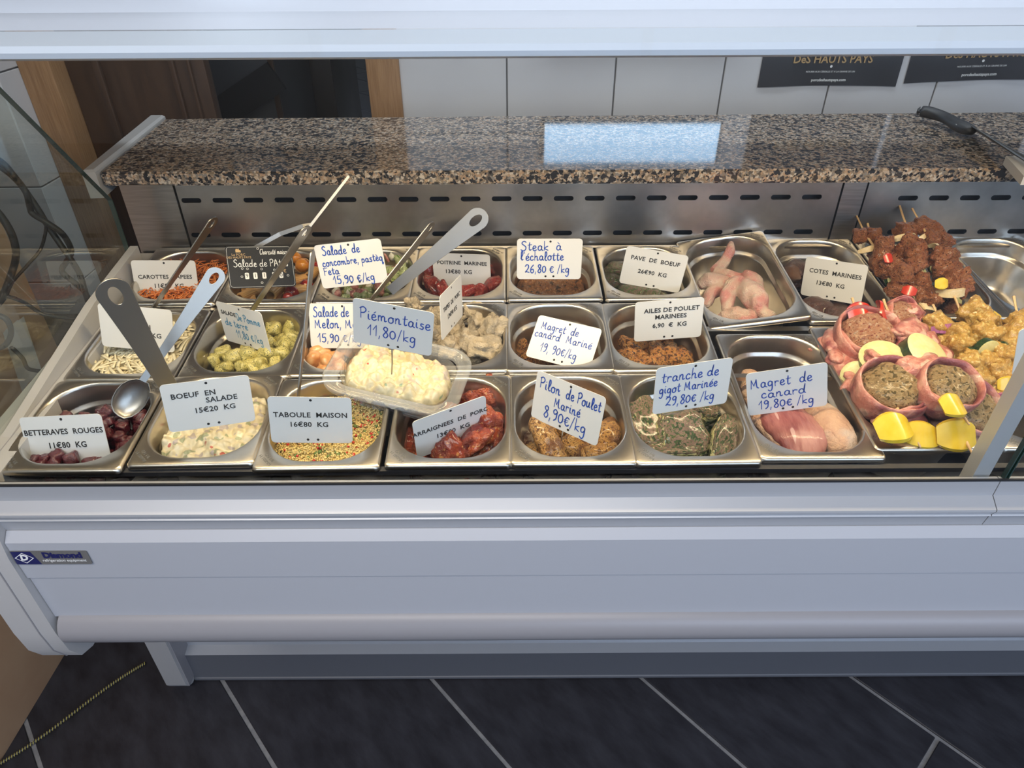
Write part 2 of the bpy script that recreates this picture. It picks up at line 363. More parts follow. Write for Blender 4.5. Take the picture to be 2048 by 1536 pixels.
# ------------------------------------------------------------------ lettering
def text_me(name, txt, size, m, align='CENTER', shear=0, bold=0.0, space=1.0):
    c = bpy.data.curves.new('t', 'FONT'); c.body = txt; c.size = size; c.align_x = align; c.align_y = 'CENTER'
    c.shear = shear; c.offset = bold; c.resolution_u = 2; c.space_character = space; c.extrude = .00012
    o = bpy.data.objects.new('t', c); COL.objects.link(o)
    dg = bpy.context.evaluated_depsgraph_get(); dg.update(); me = bpy.data.meshes.new_from_object(o.evaluated_get(dg)); bpy.data.objects.remove(o); bpy.data.curves.remove(c)
    me.name = name; me.materials.clear(); me.materials.append(m); return me
GL = {  # hand strokes: x,y on a grid of 100 = cap height
'S': (66, '58,88 40,100 20,90 18,72 40,56 56,38 50,12 26,2 4,14'), 'C': (62, '54,84 36,98 12,80 6,46 18,10 40,2 58,16'), 'z': (48, '8,48 40,48|40,48 8,6 44,6'), 'a': (56, '42,40 28,52 10,40 8,14 24,4 40,18 44,46|44,46 42,14 58,4'),
'l': (34, '6,20 30,66 26,98 14,92 12,30 20,4 34,8'), 'd': (60, '42,38 26,50 8,36 8,12 24,4 42,18 52,100|50,90 44,24 56,4'),
'e': (48, '8,24 38,34 30,52 12,44 8,16 24,2 46,12'), 'c': (46, '38,42 24,52 8,36 8,12 24,2 44,12'), 'o': (52, '26,52 8,38 8,12 26,2 44,16 42,42 26,52 52,46'),
'n': (58, '8,50 8,4|8,30 22,50 36,44 38,6 54,10'), 'm': (82, '8,50 8,4|8,32 20,50 32,40 34,6|34,32 46,50 60,40 62,6 78,12'),
'b': (52, '8,98 8,4|8,30 26,46 42,30 34,6 8,6'), 'r': (44, '8,50 10,4|10,32 20,48 42,44'), 'p': (54, '8,50 6,-42|8,32 26,52 44,36 36,8 10,8'),
's': (44, '38,48 18,50 16,34 36,22 30,4 6,8'), 't': (42, '22,84 18,20 26,4 40,12|4,56 42,60'), 'q': (54, '42,40 26,52 8,38 10,12 26,6 40,20 44,48|44,48 42,-42 58,-20'),
'u': (58, '8,48 8,16 20,4 38,16 42,48|42,48 42,12 56,6'), 'i': (26, '10,50 10,12 22,4|12,70 14,74'), 'h': (56, '10,100 8,4|8,32 24,50 38,40 40,6 54,8'),
'v': (50, '6,48 20,4 40,50 50,44'), 'g': (54, '42,40 28,52 10,40 10,14 26,8 42,24 44,46|44,46 42,-20 26,-42 6,-30'), 'k': (50, '8,98 8,4|44,46 10,26 46,4'),
'F': (56, '8,92 60,96|14,94 10,2|12,52 46,56'), 'P': (60, '12,4 12,94|4,86 34,100 56,80 42,54 14,48'), 'M': (88, '10,4 14,84|14,84 36,30|36,30 58,88|58,88 62,20 78,6'),
'D': (62, '12,96 12,4|4,96 40,92 58,56 42,10 8,4'), 'K': (58, '10,98 8,4|52,90 12,46 54,4'), 'A': (66, '4,4 30,96 58,4|14,38 50,38'), 'T': (62, '2,94 62,96|32,94 30,4'),
'1': (40, '4,56 30,96|30,96 28,4'), '2': (62, '8,74 28,96 50,84 46,54 10,8 22,16 60,6'), '5': (58, '54,94 18,92|18,92 14,54 42,56 50,26 34,4 6,10'), '6': (56, '46,94 16,60 10,20 28,2 48,20 38,46 14,34'),
'8': (56, '48,88 28,98 14,78 34,54 50,28 32,2 12,20 30,50 46,74 40,94'), '9': (54, '46,80 28,94 10,76 22,54 46,70 46,78 42,24 20,2'), '0': (54, '28,78 8,60 8,22 26,6 46,24 46,60 28,78'),
'€': (54, '50,66 30,74 14,50 20,14 40,8 52,20|4,48 40,50|4,34 36,36'), '/': (44, '8,-6 38,98'), ',': (24, '12,12 6,-16'), "'": (18, '8,98 12,80'), ' ': (30, ''), '-': (40, '6,40 36,42'),
}
ACC = {'é': ('e', '26,66 40,78'), 'è': ('e', '14,80 28,66'), 'à': ('a', '16,82 32,66'), 'ê': ('e', '12,66 24,80 36,66'), 'â': ('a', '12,66 24,82 36,66')}
def hand(txt, x, y, h, m, slant=0.0, width=.0017, rot=0.0, sp=1.0, name='handwriting', to=None):
    """mesh of pen strokes, baseline start (x, y), cap height h, in the card's plane"""
    V = []; Fs = []; cx = 0; rnd = random.Random(txt)
    if to is not None: sp = (to-x)/(sum(GL.get(ACC[c][0] if c in ACC else c, GL[' '])[0]+6 for c in txt)*h/100)
    for ch in txt:
        acc = None
        if ch in ACC: ch, acc = ACC[ch]
        adv, st = GL.get(ch, GL[' ']); parts = [p for p in st.split('|') if p] + ([acc] if acc else [])
        jy = rnd.uniform(-3, 3)
        for p in parts:
            pts = [Vector((cx + float(a.split(',')[0]), float(a.split(',')[1])+jy, 0)) for a in p.split()]
            pts = crom(pts, 4)
            q = []
            for v in pts:
                X = (v.x*sp + v.y*slant)*h/100; Y = v.y*h/100
                q.append(Vector((x + X*cos(rot) - Y*sin(rot), y + X*sin(rot) + Y*cos(rot), 0)))
            wv = width/2; n0 = len(V); 
            q[0] = q[0] + (q[0]-q[1]).normalized()*wv*.6; q[-1] = q[-1] + (q[-1]-q[-2]).normalized()*wv*.6
            for i, v in enumerate(q):
                d = (q[min(i+1, len(q)-1)]-q[max(i-1, 0)]).normalized(); nn = Vector((-d.y, d.x, 0))
                k = .62 if i in (0, len(q)-1) else 1
                V += [v+nn*wv*k, v-nn*wv*k]
            for i in range(len(q)-1): Fs.append((n0+2*i, n0+2*i+1, n0+2*i+3, n0+2*i+2))
        cx += adv + 6
    return mesh(name, V, Fs, m), cx*h/100*sp

# ------------------------------------------------------------------ posters on the back wall
M_['poster'] = mat('dark_poster_paper', (.032, .030, .032), (.045, .042, .045), rough=.3, scale=2)
def poster(x0, x1, z0, lab, tilt):
    r = empty('poster', Matrix.Translation(((x0+x1)/2, WY-.0075, z0)) @ Matrix.Rotation(tilt, 4, 'Y')); tag(r, lab, 'poster')
    W = (x1-x0)/2; n = 14; V = []; Fs = []
    for i in range(n+1):
        for k in range(9):
            x = -W + 2*W*i/n; z = .5*k/8
            curl = .0025*max(0, 1-k/1.6)*(.5+.5*sin(i*.9+x0*9))
            V.append((x, -.0012-curl, z + .004*sin(i/n*pi)*(k == 0)))
    for i in range(n):
        for k in range(8): a = i*9+k; Fs.append((a, a+1, a+10, a+9))
    obj('sheet', mesh('sheet', V, Fs, M_['poster'], True), r)
    R = Matrix.Rotation(radians(90), 4, 'X')
    def put(txt, z, size, m, dx=0, **k): obj('print', text_me('print', txt, size, m, **k), r, Matrix.Translation((dx, -.0048, z)) @ R)
    put('Le PORC', .100, .030, M_['chalk'], 0, bold=.0006)
    put('DeS HAUTS PAYS', .071, .0285, M_['gold'], 0, bold=.0005)
    put('NOURRI AUX CÉRÉALES ET À LA GRAINE DE LIN', .040, .0062, M_['chalk'])
    put('porcdeshautspays.com', .019, .0105, M_['chalk'], bold=.0002)
    dot = obj('print', mesh('dot', [(.0035*cos(a*pi/6), 0, .0035*sin(a*pi/6)) for a in range(12)], [tuple(range(12))], M_['chalk']), r, Matrix.Translation((-.001, -.0048, .0535)))
    put('PORC FRANÇAIS', .21, .03, M_['gold'])
poster(.692, 1.078, 1.073, 'black poster with gold lettering on the tiles, left of the two', radians(0))
poster(1.098, 1.50, 1.085, 'black poster with gold lettering on the tiles, behind the knife handle', radians(-1.2))

# ------------------------------------------------------------------ the refrigerated display case
XL, XR = -.640, 1.75
case = empty('display_case', Matrix.Identity(4)); tag(case, 'white refrigerated butcher display case with granite worktop and steel back panel', 'display case')
def cp(name, prof, m, x0=XL, x1=XR, **k): return prism(name, prof, x0, x1, M_[m], case, **k)
XJ = .598
for a, b in ((XL-.03, XJ-.0006), (XJ+.0006, XR)):
    cp('front_rail', [(-.030, .870), (-.030, .9028), (-.0352, .9035), (-.0375, .9025), (-.0375, .8785), (-.053, .8685), (-.0535, .8655), (-.049, .857), (-.0505, .8555), (-.047, .853), (-.044, .834), (-.030, .834)], 'rail', a, b, smooth=True, angle=18)
cp('front_panel', [(-.045, .8335), (-.056, .8225), (-.0545, .7545), (-.052, .7535), (-.04, .7535), (-.03, .8335)], 'ppanel', XL+.0, XR, smooth=True, angle=25)
cp('lower_panel', [(-.0515, .755), (-.0495, .667), (-.03, .66), (-.03, .755)], 'ppanel', XL, XR)
bp = [( -.036+.031*cos(a*2*pi/28), .641+.031*sin(a*2*pi/28)) for a in range(28)]
cp('bumper', bp, 'grey', XL+.006, XR, smooth=True, angle=60)
cp('underside', [(-.02, .60), (.50, .60), (.55, .66), (.55, .80), (-.02, .80)], 'grey')
cp('kick_ledge', [(.2683, .0985), (.2905, .1045), (.2905, .60), (.33, .60), (.33, .0985)], 'rail', -.742, XR)
M_['kick'] = mat('dark_kick_plate', (.115, .12, .135), rough=.4)
cp('kick_plate', [(.2685, .003), (.2685, .098), (.2700, .0985), (.2850, .0985), (.2850, .003)], 'kick', -.742, XR)
cp('kick_seam', [(.2660, .004), (.2660, .010), (.2686, .012), (.2686, .004)], 'kick', -.742, XR)
# base foot at the left end
cp('base_foot', [(.245, .015), (.238, .03), (.238, .60), (.50, .60), (.50, .015), (.30, .004), (.26, .004)], 'cap', -.790, -.745, smooth=True, angle=30)
cp('base_foot_seam', [(.243, .02), (.243, .60), (.30, .60), (.30, .02)], 'grey', -.7452, -.741)
# end cap of the body
ec = [(-.0575, .600), (-.0615, .645), (-.062, .80), (-.0585, .835), (-.0545, .868), (-.0385, .879), (-.0385, .903), (-.01, .90), (.55, .95), (.55, .70), (.50, .585), (.06, .556), (-.02, .556), (-.044, .568)]
cp('end_cap', ec, 'cap', -.700, XL-.001, smooth=True, angle=25)
cp('end_cap_edge', [(y*1.0-.0012 if y < 0 else y, z) for y, z in ec], 'grey', -.664, -.6625, smooth=True)
# deck well under the pans
cp('well', [(-.028, .74), (.56, .80), (.56, .79), (-.028, .73)], 'darkpl', -.66)
cp('well_front', [(-.0295, .74), (-.0295, .900), (-.026, .900), (-.026, .74)], 'darkpl', -.66)
def dbox(name, a, b, m, bev=0, parent=case): o = box(name, a, b, m, parent, bev); o.matrix_local = DECK; return o
for u in (-.6575,): dbox('side_runner', (u-.012, -.02, -.05), (u, .56, -.012), M_['pan'])
dbox('cross_bar', (-.66, .1745, -.014), (XR, .1835, -.0075), M_['pan'])
dbox('cross_bar', (-.66, .352, -.014), (.31, .360, -.0075), M_['pan'])
dbox('cross_bar', (.31, .287, -.014), (XR, .299, -.0075), M_['pan'])
dbox('rear_bar', (-.66, .548, -.012), (XR, .556, -.0075), M_['pan'])
dbox('front_bar', (-.66, -.002, -.016), (XR, .006, -.0085), M_['darkpl'])
# left trim and end glass
cp('side_trim', [(-.030, .866), (-.030, .889), (.066, .908), (.318, .966), (.49, .99), (.49, .94), (.317, .926), (.12, .893)], 'cap', -.678, -.664)
gp = [(-.034, .880), (-.034, 1.355), (.27, 1.355), (.316, 1.297), (.486, 1.075), (.485, .93), (.318, .93), (.066, .88)]
eg = cp('end_glass', gp, 'glassend', -.6865, -.6790)
def edge(P): 
    for (y0, z0), (y1, z1) in zip(P[:-1], P[1:]):
        d = Vector((0, y1-y0, z1-z0)); L_ = d.length; a = atan2(d.z, d.y)
        o = box('glass_edge', (-.6868, 0, -.0006), (-.6787, L_, .0006), M_['glassedge'], eg); o.matrix_local = Matrix.Translation((0, y0, z0)) @ Matrix.Rotation(a, 4, 'X')
edge([(.27, 1.355), (.316, 1.297), (.486, 1.075), (.485, .93)])
# front glass: two panes meeting at the post
def pane(x0, x1):
    o = cp('front_glass', [(-.036, .893), (-.053, 1.40), (-.047, 1.40), (-.030, .893)], 'glass', x0, x1)
    return o
g1 = pane(-.676, .6035); g2 = pane(.6065, XR)
for g, x in ((g1, .6022), (g2, .6066)): prism('glass_edge', [(-.0362, .903), (-.0530, 1.398), (-.0468, 1.398), (-.0298, .903)], x, x+.0014, M_['glassedge'], g)
prism('seal', [(-.0385, .9025), (-.0385, .9055), (-.0362, .9055), (-.0362, .9025)], -.67, XR, M_['dark'], g1)
t = text_me('safety_mark', 'TEMPERED', .0075, M_['chalk']); obj('safety_mark', t, g1, Matrix.Translation((-.667+.004, -.0372, .909)) @ Matrix.Rotation(radians(92), 4, 'X'))
# post carrying the canopy
cp('post', [(-.027, .88), (-.040, 1.358), (-.020, 1.358), (-.008, .88)], 'rail', .570, .590, smooth=True)
cp('post_bracket', [(-.038, 1.340), (-.038, 1.3575), (.115, 1.3575), (.115, 1.350)], 'rail', .572, .588)
# canopy
cp('canopy', [(.066, 1.360), (.058, 1.363), (.0565, 1.368), (.061, 1.3735), (.30, 1.3690), (.385, 1.368), (.388, 1.366), (.392, 1.366), (.395, 1.3675), (.72, 1.372), (.76, 1.37), (.76, 1.355), (.14, 1.355), (.14, 1.366), (.09, 1.366), (.09, 1.360)], 'white', -1.05, XR, smooth=True, angle=40)
M_['lamp'] = mat('warm_light_tube', (1, .9, .7), emis=(1.0, .80, .5, 3.0))
cp('light_tube', [(.100, 1.3585), (.100, 1.3645), (.125, 1.3645), (.125, 1.3585)], 'lamp', -.60, 1.1)
# steel back wall with slots
def slotted(x0, x1, slots, z0, z1, name):
    c = bpy.data.curves.new(name, 'CURVE'); c.dimensions = '2D'; c.fill_mode = 'BOTH'; c.extrude = .0006
    def sp(P):
        s = c.splines.new('POLY'); s.points.add(len(P)-1); s.use_cyclic_u = True
        for i, (x, z) in enumerate(P): s.points[i].co = (x, z, 0, 1)
    sp([(x0, z0), (x1, z0), (x1, z1), (x0, z1)])
    for (sx, sz) in slots:
        hw, r = .0135, .0046
        sp([(sx+hw+r*cos(a), sz+r*sin(a)) for a in [radians(-90+i*22.5) for i in range(9)]] + [(sx-hw+r*cos(a), sz+r*sin(a)) for a in [radians(90+i*22.5) for i in range(9)]])
    o = bpy.data.objects.new(name, c); COL.objects.link(o)
    dg = bpy.context.evaluated_depsgraph_get(); dg.update(); me = bpy.data.meshes.new_from_object(o.evaluated_get(dg)); bpy.data.objects.remove(o); me.name = name
    me.materials.clear(); me.materials.append(M_['panel']); return me
RX = Matrix.Rotation(radians(90), 4, 'X')
BY = .560
s1 = [(.0420+k*.0565, z) for k in range(-11, 10) for z in (1.0480, .9815)]
s2 = [(.7265+k*.0565, z) for k in range(0, 16) for z in (1.0450, .9800)]
obj('back_panel', slotted(-.602, .600, s1, .945, 1.078, 'back_panel'), case, Matrix.Translation((0, BY, 0)) @ RX)
obj('back_panel', slotted(.648, XR, s2, .945, 1.078, 'back_panel'), case, Matrix.Translation((0, BY, 0)) @ RX)
cp('panel_joint', [(BY-.003, .945), (BY-.003, 1.078), (BY+.004, 1.078), (BY+.004, .945)], 'panel', .6025, .6435)
cp('corner_panel', [(BY-.004, .93), (BY-.004, 1.078), (BY+.004, 1.078), (BY+.004, .93)], 'panel', -.700, -.6045)
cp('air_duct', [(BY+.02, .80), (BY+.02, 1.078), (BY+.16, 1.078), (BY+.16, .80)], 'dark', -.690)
cp('service_side', [(.72, .60), (.72, 1.075), (.92, 1.075), (.92, .10), (.88, .10), (.88, .60)], 'grey', -.70)
# brand badge on the front panel
M_['navy'] = mat('navy_badge', (.018, .02, .10), rough=.3); M_['silver'] = mat('silver_badge', (.13, .125, .12), (.17, .165, .155), rough=.4, scale=1500)
bd = empty('badge', parent=case)
c0, c1 = onY(19, 1103.5, -.0575), onY(142, 1103.5, -.0575); c2, c3 = onY(155, 1129, -.0575), onY(33, 1129, -.0575)
bz = (c0.z+c3.z)/2; hz = (c0.z-c3.z); bw = .0985
bd.matrix_local = Matrix.Translation((c0.x-.001, -.0566, bz)) @ Matrix.Rotation(radians(90-1.2), 4, 'X')
obj('plate', loft('plate', [[(x+bw/2, y, z) for x, y in rrect(bw, hz, .0022, 4)] for z in (0, .0007)], M_['silver'], smooth=False), bd)
obj('logo_field', mesh('logo_field', [(0.001, -hz/2+.0004, .0009), (.0335, -hz/2+.0004, .0009), (.0265, hz/2-.0004, .0009), (.001, hz/2-.0004, .0009)], [(0, 1, 2, 3)], M_['navy']), bd)
dm = [(.0025, 0), (.015, .0095), (.0275, 0), (.015, -.0095)]
V = [(x, y, .0011) for x, y in dm] + [(.015+(x-.015)*.88, y*.88, .0011) for x, y in dm]
obj('diamond_outline', mesh('diamond_outline', V, [(i, (i+1) % 4, (i+1) % 4+4, i+4) for i in range(4)], M_['chalk']), bd)
def onb(t, x, y, s, m, **k): obj('lettering', text_me('lettering', t, s, m, **k), bd, Matrix.Translation((x, y, .0011)))
onb('D', .0145, .0003, .0135, M_['chalk'], bold=.0006, shear=.15)
onb('Diamond', .0650, .0046, .0138, M_['navy'], bold=.0007, space=.97); onb('refrigeration equipment', .0650, -.0045, .0062, M_['chalk'], space=.95)

# granite worktop and its light end strip
V = [(-.727, .556), (XR, .548), (XR, .965), (-.772, .942)]
bm = bmesh.new(); a = [bm.verts.new((x, y, 1.076)) for x, y in V]; b = [bm.verts.new((x, y, 1.101)) for x, y in V]
bm.faces.new(a); bm.faces.new(b)
for i in range(4): bm.faces.new((a[i], a[(i+1) % 4], b[(i+1) % 4], b[i]))
bmesh.ops.recalc_face_normals(bm, faces=bm.faces); bmesh.ops.bevel(bm, geom=list(bm.edges), offset=.003, segments=3, affect='EDGES')
gr = obj('granite_worktop', bm_mesh('granite_worktop', bm, M_['granite'], True, 35)); tag(gr, 'polished speckled brown granite worktop lying on top of the display case', 'worktop')
V = [(-.752, .545), (-.728, .547), (-.773, .945), (-.805, .945)]
rings = []
for z, q in ((1.058, 0), (1.104, 0), (1.108, .004)):
    rings.append([(-.752+q, .545+q, z), (-.7285-q, .547+q, z), (-.7735-q, .950-q, z), (-.806+q, .950-q, z)])
obj('worktop_end_strip', loft('worktop_end_strip', rings, M_['cap'], smooth=False), case)
# ------------------------------------------------------------------ steel food pans
PW, PD = .1615, .1755
def pan_me(name, W, D, H):
    def ring(inset, z, r): return [(x, y, z) for x, y in rrect(W-2*inset, D-2*inset, r, 7, W/2, D/2)]
    def op(e, z, r=.056):   # opening, inset differs per side
        return [(x, y, z) for x, y in rrect(W-.0145-2*e, D-.0225-2*e, r-e*.6, 7, W/2, D/2+.0035, .012)]
    R = [ring(.0000, -.0075, .007), ring(-.0008, -.0065, .007), ring(0, -.0022, .007), ring(.0012, -.0006, .007), ring(.0032, 0, .007),
         op(-.0016, 0), op(.0002, -.0012), op(.0016, -.005), op(.0035, -.028), op(.0040, -.0305), op(.0075, -.0335), op(.0085, -.037),
         op(.013, -H+.03), op(.016, -H+.012), op(.022, -H+.003), op(.032, -H, .045)]
    me = loft(name, R, M_['pan'], cap0=False, cap1=True, smooth=True, angle=50)
    return me
PM = {'6': pan_me('food_pan', PW, PD, .15), '4': pan_me('food_pan', PW, .264, .10), '4d': pan_me('food_pan', PW, .264, .15)}
STAMP = [text_me('stamp', 'GN 1/6\nH 100MM', .0062, mat('etched_mark', (.20, .195, .185), rough=.6, metal=.5)), None]
PANS = {}
def pan(key, kind, u, v, rot, what, w=0.0, M=None, stamp=True):
    mm = M if M is not None else DECK @ Matrix.Translation((u, v, w)) @ Matrix.Rotation(radians(rot), 4, 'Z')
    o = obj('food_pan', PM[kind], None, mm)
    tag(o, what, 'food pan', 'steel food pans sunk in the case')
    D = PD if kind == '6' else .264
    if stamp:
        a = obj('stamp', STAMP[0], o, Matrix.Translation((PW-.0165, D-.0165, .0002)) @ Matrix.Rotation(radians(135), 4, 'Z'))
        b = obj('stamp', STAMP[0], o, Matrix.Translation((.0165, .0180, .0002)) @ Matrix.Rotation(radians(-45), 4, 'Z'))
    PANS[key] = (mm, PW, D)
    return o
pan('beet', '6', -.6555, -.0075, .4, 'steel pan of diced red beetroot, front row at the left end')
pan('boeuf', '6', -.4895, .0010, 1.1, 'steel pan of creamy beef salad, front row beside the beetroot')
pan('tab', '6', -.3280, -.0060, .7, 'steel pan of yellow couscous salad, front row under the plastic tub')
pan('arai', '6', -.1605, -.0015, .3, 'steel pan of red marinated pork, front row right of the couscous')
pan('pilon', '6', 0, 0, .1, 'steel pan of golden drumsticks, middle of the front row')
pan('gigot', '6', .1590, -.0015, .5, 'steel pan of herb coated lamb slices in the front row', w=.001)
pan('canard', '4', .3200, .0070, -.2, 'long steel pan of duck breasts at the front')
pan('lamb', '4', .4835-.012, .0205, .1, 'long steel pan under the bacon wrapped skewers', w=.002)
pan('chick', '4', .6365, .022, .1, 'long steel pan of curried chicken skewers beside the case post')
pan('spare', '4', .8020, .022, 0, 'empty long steel pan right of the chicken skewers', stamp=False)
pan('remou', '6', -.6530, .1690, .2, 'steel pan of shredded celeriac salad, middle row left end')
pan('potato', '6', -.4880, .1720, .2, 'steel pan of herbed potato chunks in the middle row')
pan('melon', '6', -.3265, .1750, .0, 'steel pan of melon salad behind the plastic tub')
pan('trip', '6', -.1645, .1830, .4, 'steel pan of pale folded tripe in the middle row')
pan('magm', '6', -.0065, .1830, .2, 'steel pan of marinated duck, middle row right of the tripe')
pan('ailes', '6', .1515, .1815, .3, 'steel pan of roasted spiced wings, right end of the middle row')
pan('carot', '6', -.6560, .3600, 0, 'steel pan of grated carrot, back row at the left end', w=.001)
pan('pates', '6', -.4930, .3610, 0, 'steel pan of tomato pasta salad in the back row')
pan('concom', '6', -.3300, .3620, 0, 'steel pan of cucumber and feta salad in the back row')
pan('poit', '6', -.1685, .3645, .1, 'steel pan of red marinated pork belly in the back row')
pan('steak', '6', -.0055, .3655, .4, 'steel pan of brown shallot steak, middle of the back row', w=.001)
pan('pave', '6', .1605, .3660, .5, 'steel pan of green herbed beef, back row beside the raw wings')
pan('cotes', '4', .4800, .3010, 0, 'long steel pan of dark marinated chops at the back')
pan('beef', '4', .6450, .3060, -.1, 'long steel pan under the red beef skewers at the back', w=.002)
pan('empty', '4', .8100, .3040, 0, 'empty steel pan at the back right, showing its bare bottom')
Mw = Matrix(((.9908, -.0271, -.1324), (.0074, .9890, -.1477), (.1350, .1454, .9801))).to_4x4(); Mw.translation = Vector((.3944, .4214, .9585))
pan('wings', '4', 0, 0, 0, 'tilted long steel pan with three raw chicken wings', M=Mw @ Matrix.Translation((-PW/2, -.132, 0)))

# ------------------------------------------------------------------ price cards
CARDS = {
'carottes': (-.6018,.4324,.9502,.9893,.1300,-.0670,.0332,.2466,.9686), 'pates': (-.4116,.3870,.9959,.8728,.4505,-.1877,-.1406,.6003,.7873),
'concombre': (-.2496,.3393,1.0220,.9949,.0446,.0904,-.0965,.1617,.9821), 'poitrine': (-.0866,.4716,.9447,.9894,-.1435,.0207,-.0188,.0145,.9997),
'steak': (.0642,.3715,1.0134,1.0,-.0069,-.0029,.0030,.0125,.9999), 'pave': (.2462,.4209,.9709,.9794,-.1660,-.1153,.1150,-.0114,.9933),
'cotes': (.5693,.4364,.9406,.7279,-.6714,.1393,-.0019,.2011,.9796), 'ailes': (.2454,.2709,.9566,.9972,.0190,.0721,-.0720,-.0045,.9974),
'tripes': (-.0891,.2727,.9805,.2343,.9640,-.1260,.0058,.1283,.9917), 'magmar': (.0821,.2471,.9303,.8993,-.4372,-.0054,.3236,.6571,.6808),
'remou': (-.5691,.2526,.9573,.9856,.0639,-.1562,.1443,.1614,.9763), 'potato': (-.4188,.2796,.9429,.8540,-.5154,.0706,-.0416,.0677,.9968),
'melon': (-.2609,.2728,.9478,.9962,-.0786,.0373,-.0025,.4028,.9153), 'piemont': (-.1510,.1146,1.0351,.9813,-.1176,-.1526,.1410,-.1016,.9848),
'beet': (-.5427,-.0059,.9449,.9962,-.0358,.0794,-.0634,.3267,.9430), 'boeuf': (-.3893,.0594,.9553,.9378,.3380,-.0794,.0488,.0979,.9940),
'taboule': (-.2608,.0553,.9303,.9909,.0944,-.0962,.0857,.1098,.9903), 'araignee': (-.0791,.0655,.9097,.8848,.4613,.0657,-.0038,-.1339,.9910),
'pilon': (.0738,.0590,.9458,.7895,-.6138,.0030,.1270,.1681,.9775), 'gigot': (.2361,.0718,.9698,.9762,.2166,.0130,-.0255,.0548,.9982),
'canard': (.3778,.1080,.9378,.9726,-.0719,.2213,-.2168,.0646,.9741)}
CW, CH = .105, .070
def rot_rows(P, off=(0, 0, 0)): return [(x+off[0], y+off[1], off[2]) for x, y in P]
card_mesh = {}
def card_me(k):
    if k not in card_mesh:
        o = rrect(CW, CH, .0055, 5); card_mesh[k] = loft('sheet', [[(x, y, z) for x, y in o] for z in (-.0004, .0004)], M_[k], smooth=False)
    return card_mesh[k]
disc = mesh('hole', [(.0018*cos(a*pi/6), .0018*sin(a*pi/6), 0) for a in range(12)], [tuple(range(12))], M_['dark'])
ringm = mesh('hole', [(r*cos(a*pi/6), r*sin(a*pi/6), 0) for r in (.0018, .0013) for a in range(12)], [(a, (a+1) % 12, (a+1) % 12+12, a+12) for a in range(12)], M_['chalk'])
def card(key, label, lines, pin=0, k='card', grow=1.0, holes=True):
    c = CARDS[key]; p = Vector(c[:3]); R = Vector(c[3:6]).normalized(); U = Vector(c[6:9]); U = (U - R*U.dot(R)).normalized(); N = R.cross(U)
    p = CAM + (p-CAM)*grow
    m = Matrix((R*grow, U*grow, N*grow)).transposed().to_4x4(); m.translation = p
    r = empty('price_card', m); tag(r, label, 'price card', 'price cards in the food pans')
    obj('sheet', card_me(k), r)
    if holes:
        for x, y in ((.001, .0305), (-.0055, -.0298), (.0075, -.0298)): obj('hole', disc, r, Matrix.Translation((x, y, .0006)))
    for L in lines:
        t = L[0]
        if t == 'p':   # printed strip label
            _, txt, x, y, s = L[:5]; me = text_me('lettering', txt, s, M_['ink'], space=1.04, bold=.00016); obj('lettering', me, r, Matrix.Translation((x, y, .0007)))
        else:
            _, txt, x, y, h, mm = L[:6]; kw = L[6] if len(L) > 6 else {}
            me, _w = hand(txt, x, y, h, M_[mm], **kw); obj('handwriting', me, r, Matrix.Translation((0, 0, .0007)))
    if pin:
        me = tube_me('pin', [(-.001, -.030, -.0008), (0, -.035-pin/2, -.001), (0, -.035-pin, -.0008)], .0009, M_['utensil'], 6)
        obj('pin', me, r)
    return r
H = lambda t, x, y, h=.0135, m='blue', **k: ('h', t, x, y, h, m, k)
Pn = lambda t, x, y, s=.0105: ('p', t, x, y, s)
card('carottes', 'white card printed CAROTTES RAPEES 11€80 KG', [Pn('CAROTTES  RAPEES', 0, .006, .0098), Pn('11€80  KG', .004, -.010)])
card('concombre', 'white card handwritten Salade de concombre, pastèque, Feta', [H('Salade  de', -.042, .017, .0145, to=.018), H('concombre, pastèq', -.045, .000, .0125, to=.051), H('Feta', -.046, -.014, .0125, to=-.021), H('15,90 €/kg', -.034, -.030, .014, to=.033)])
card('poitrine', 'white card printed POITRINE MARINEE 13€80 KG', [Pn('POITRINE  MARINEE', .001, .017, .0098), Pn('13€80  KG', -.006, 0)])
card('steak', "white card handwritten Steak à l'échalotte 26,80", [H('Steak  à', -.047, .015, .0165, to=.020), H("l'échalotte", -.047, -.002, .0155, to=.024), H('26,80 € /kg', -.040, -.024, .0155, to=.034)])
card('pave', 'white card printed PAVE DE BOEUF 26€90 KG', [Pn('PAVE  DE  BOEUF', 0, .016), Pn('26€90  KG', 0, -.007)])
card('cotes', 'white card printed COTES MARINEES 13€80 KG', [Pn('COTES  MARINEES', .001, .012), Pn('13€80  KG', -.004, -.008)], pin=.03)
card('ailes', 'cream card printed AILES DE POULET MARINEES 6,90 € KG', [Pn('AILES DE POULET', .004, .018), Pn('MARINEES', .003, .006), Pn('6,90  €  KG', .002, -.009)])
card('tripes', 'white card turned almost edge on, printed TRIPES DE PORC', [Pn('TRIPES  DE  PORC', 0, .008, .0098), Pn('13€90 KG', 0, -.009)])
card('magmar', 'tilted card handwritten Magret de canard Mariné 19,90€', [H('Magret  de', -.043, .014, .0135, to=.020), H('canard  Mariné', -.049, .000, .0135, to=.046), H('19, 90€/kg', -.034, -.022, .0150, to=.028)])
card('remou', 'white card crossed by a spatula, lettering ending in RI', [Pn('CELERI', .004, .003), Pn('REMOULADE', -.022, .014, .006), Pn('11€80 KG', .012, -.010)][:1] + [Pn('12€80  KG', .010, -.010)])
card('potato', 'card turned sideways, printed SALADE, written De Pomme de terre', [Pn('SALADE', -.028, .018, .0095), H('De Pomme', -.010, .010, .0125, 'cyan', to=.044), H('de terre', -.042, -.004, .0135, 'cyan', to=.012), H('11,80 €/kg', -.022, -.022, .0140, 'cyan', to=.040)])
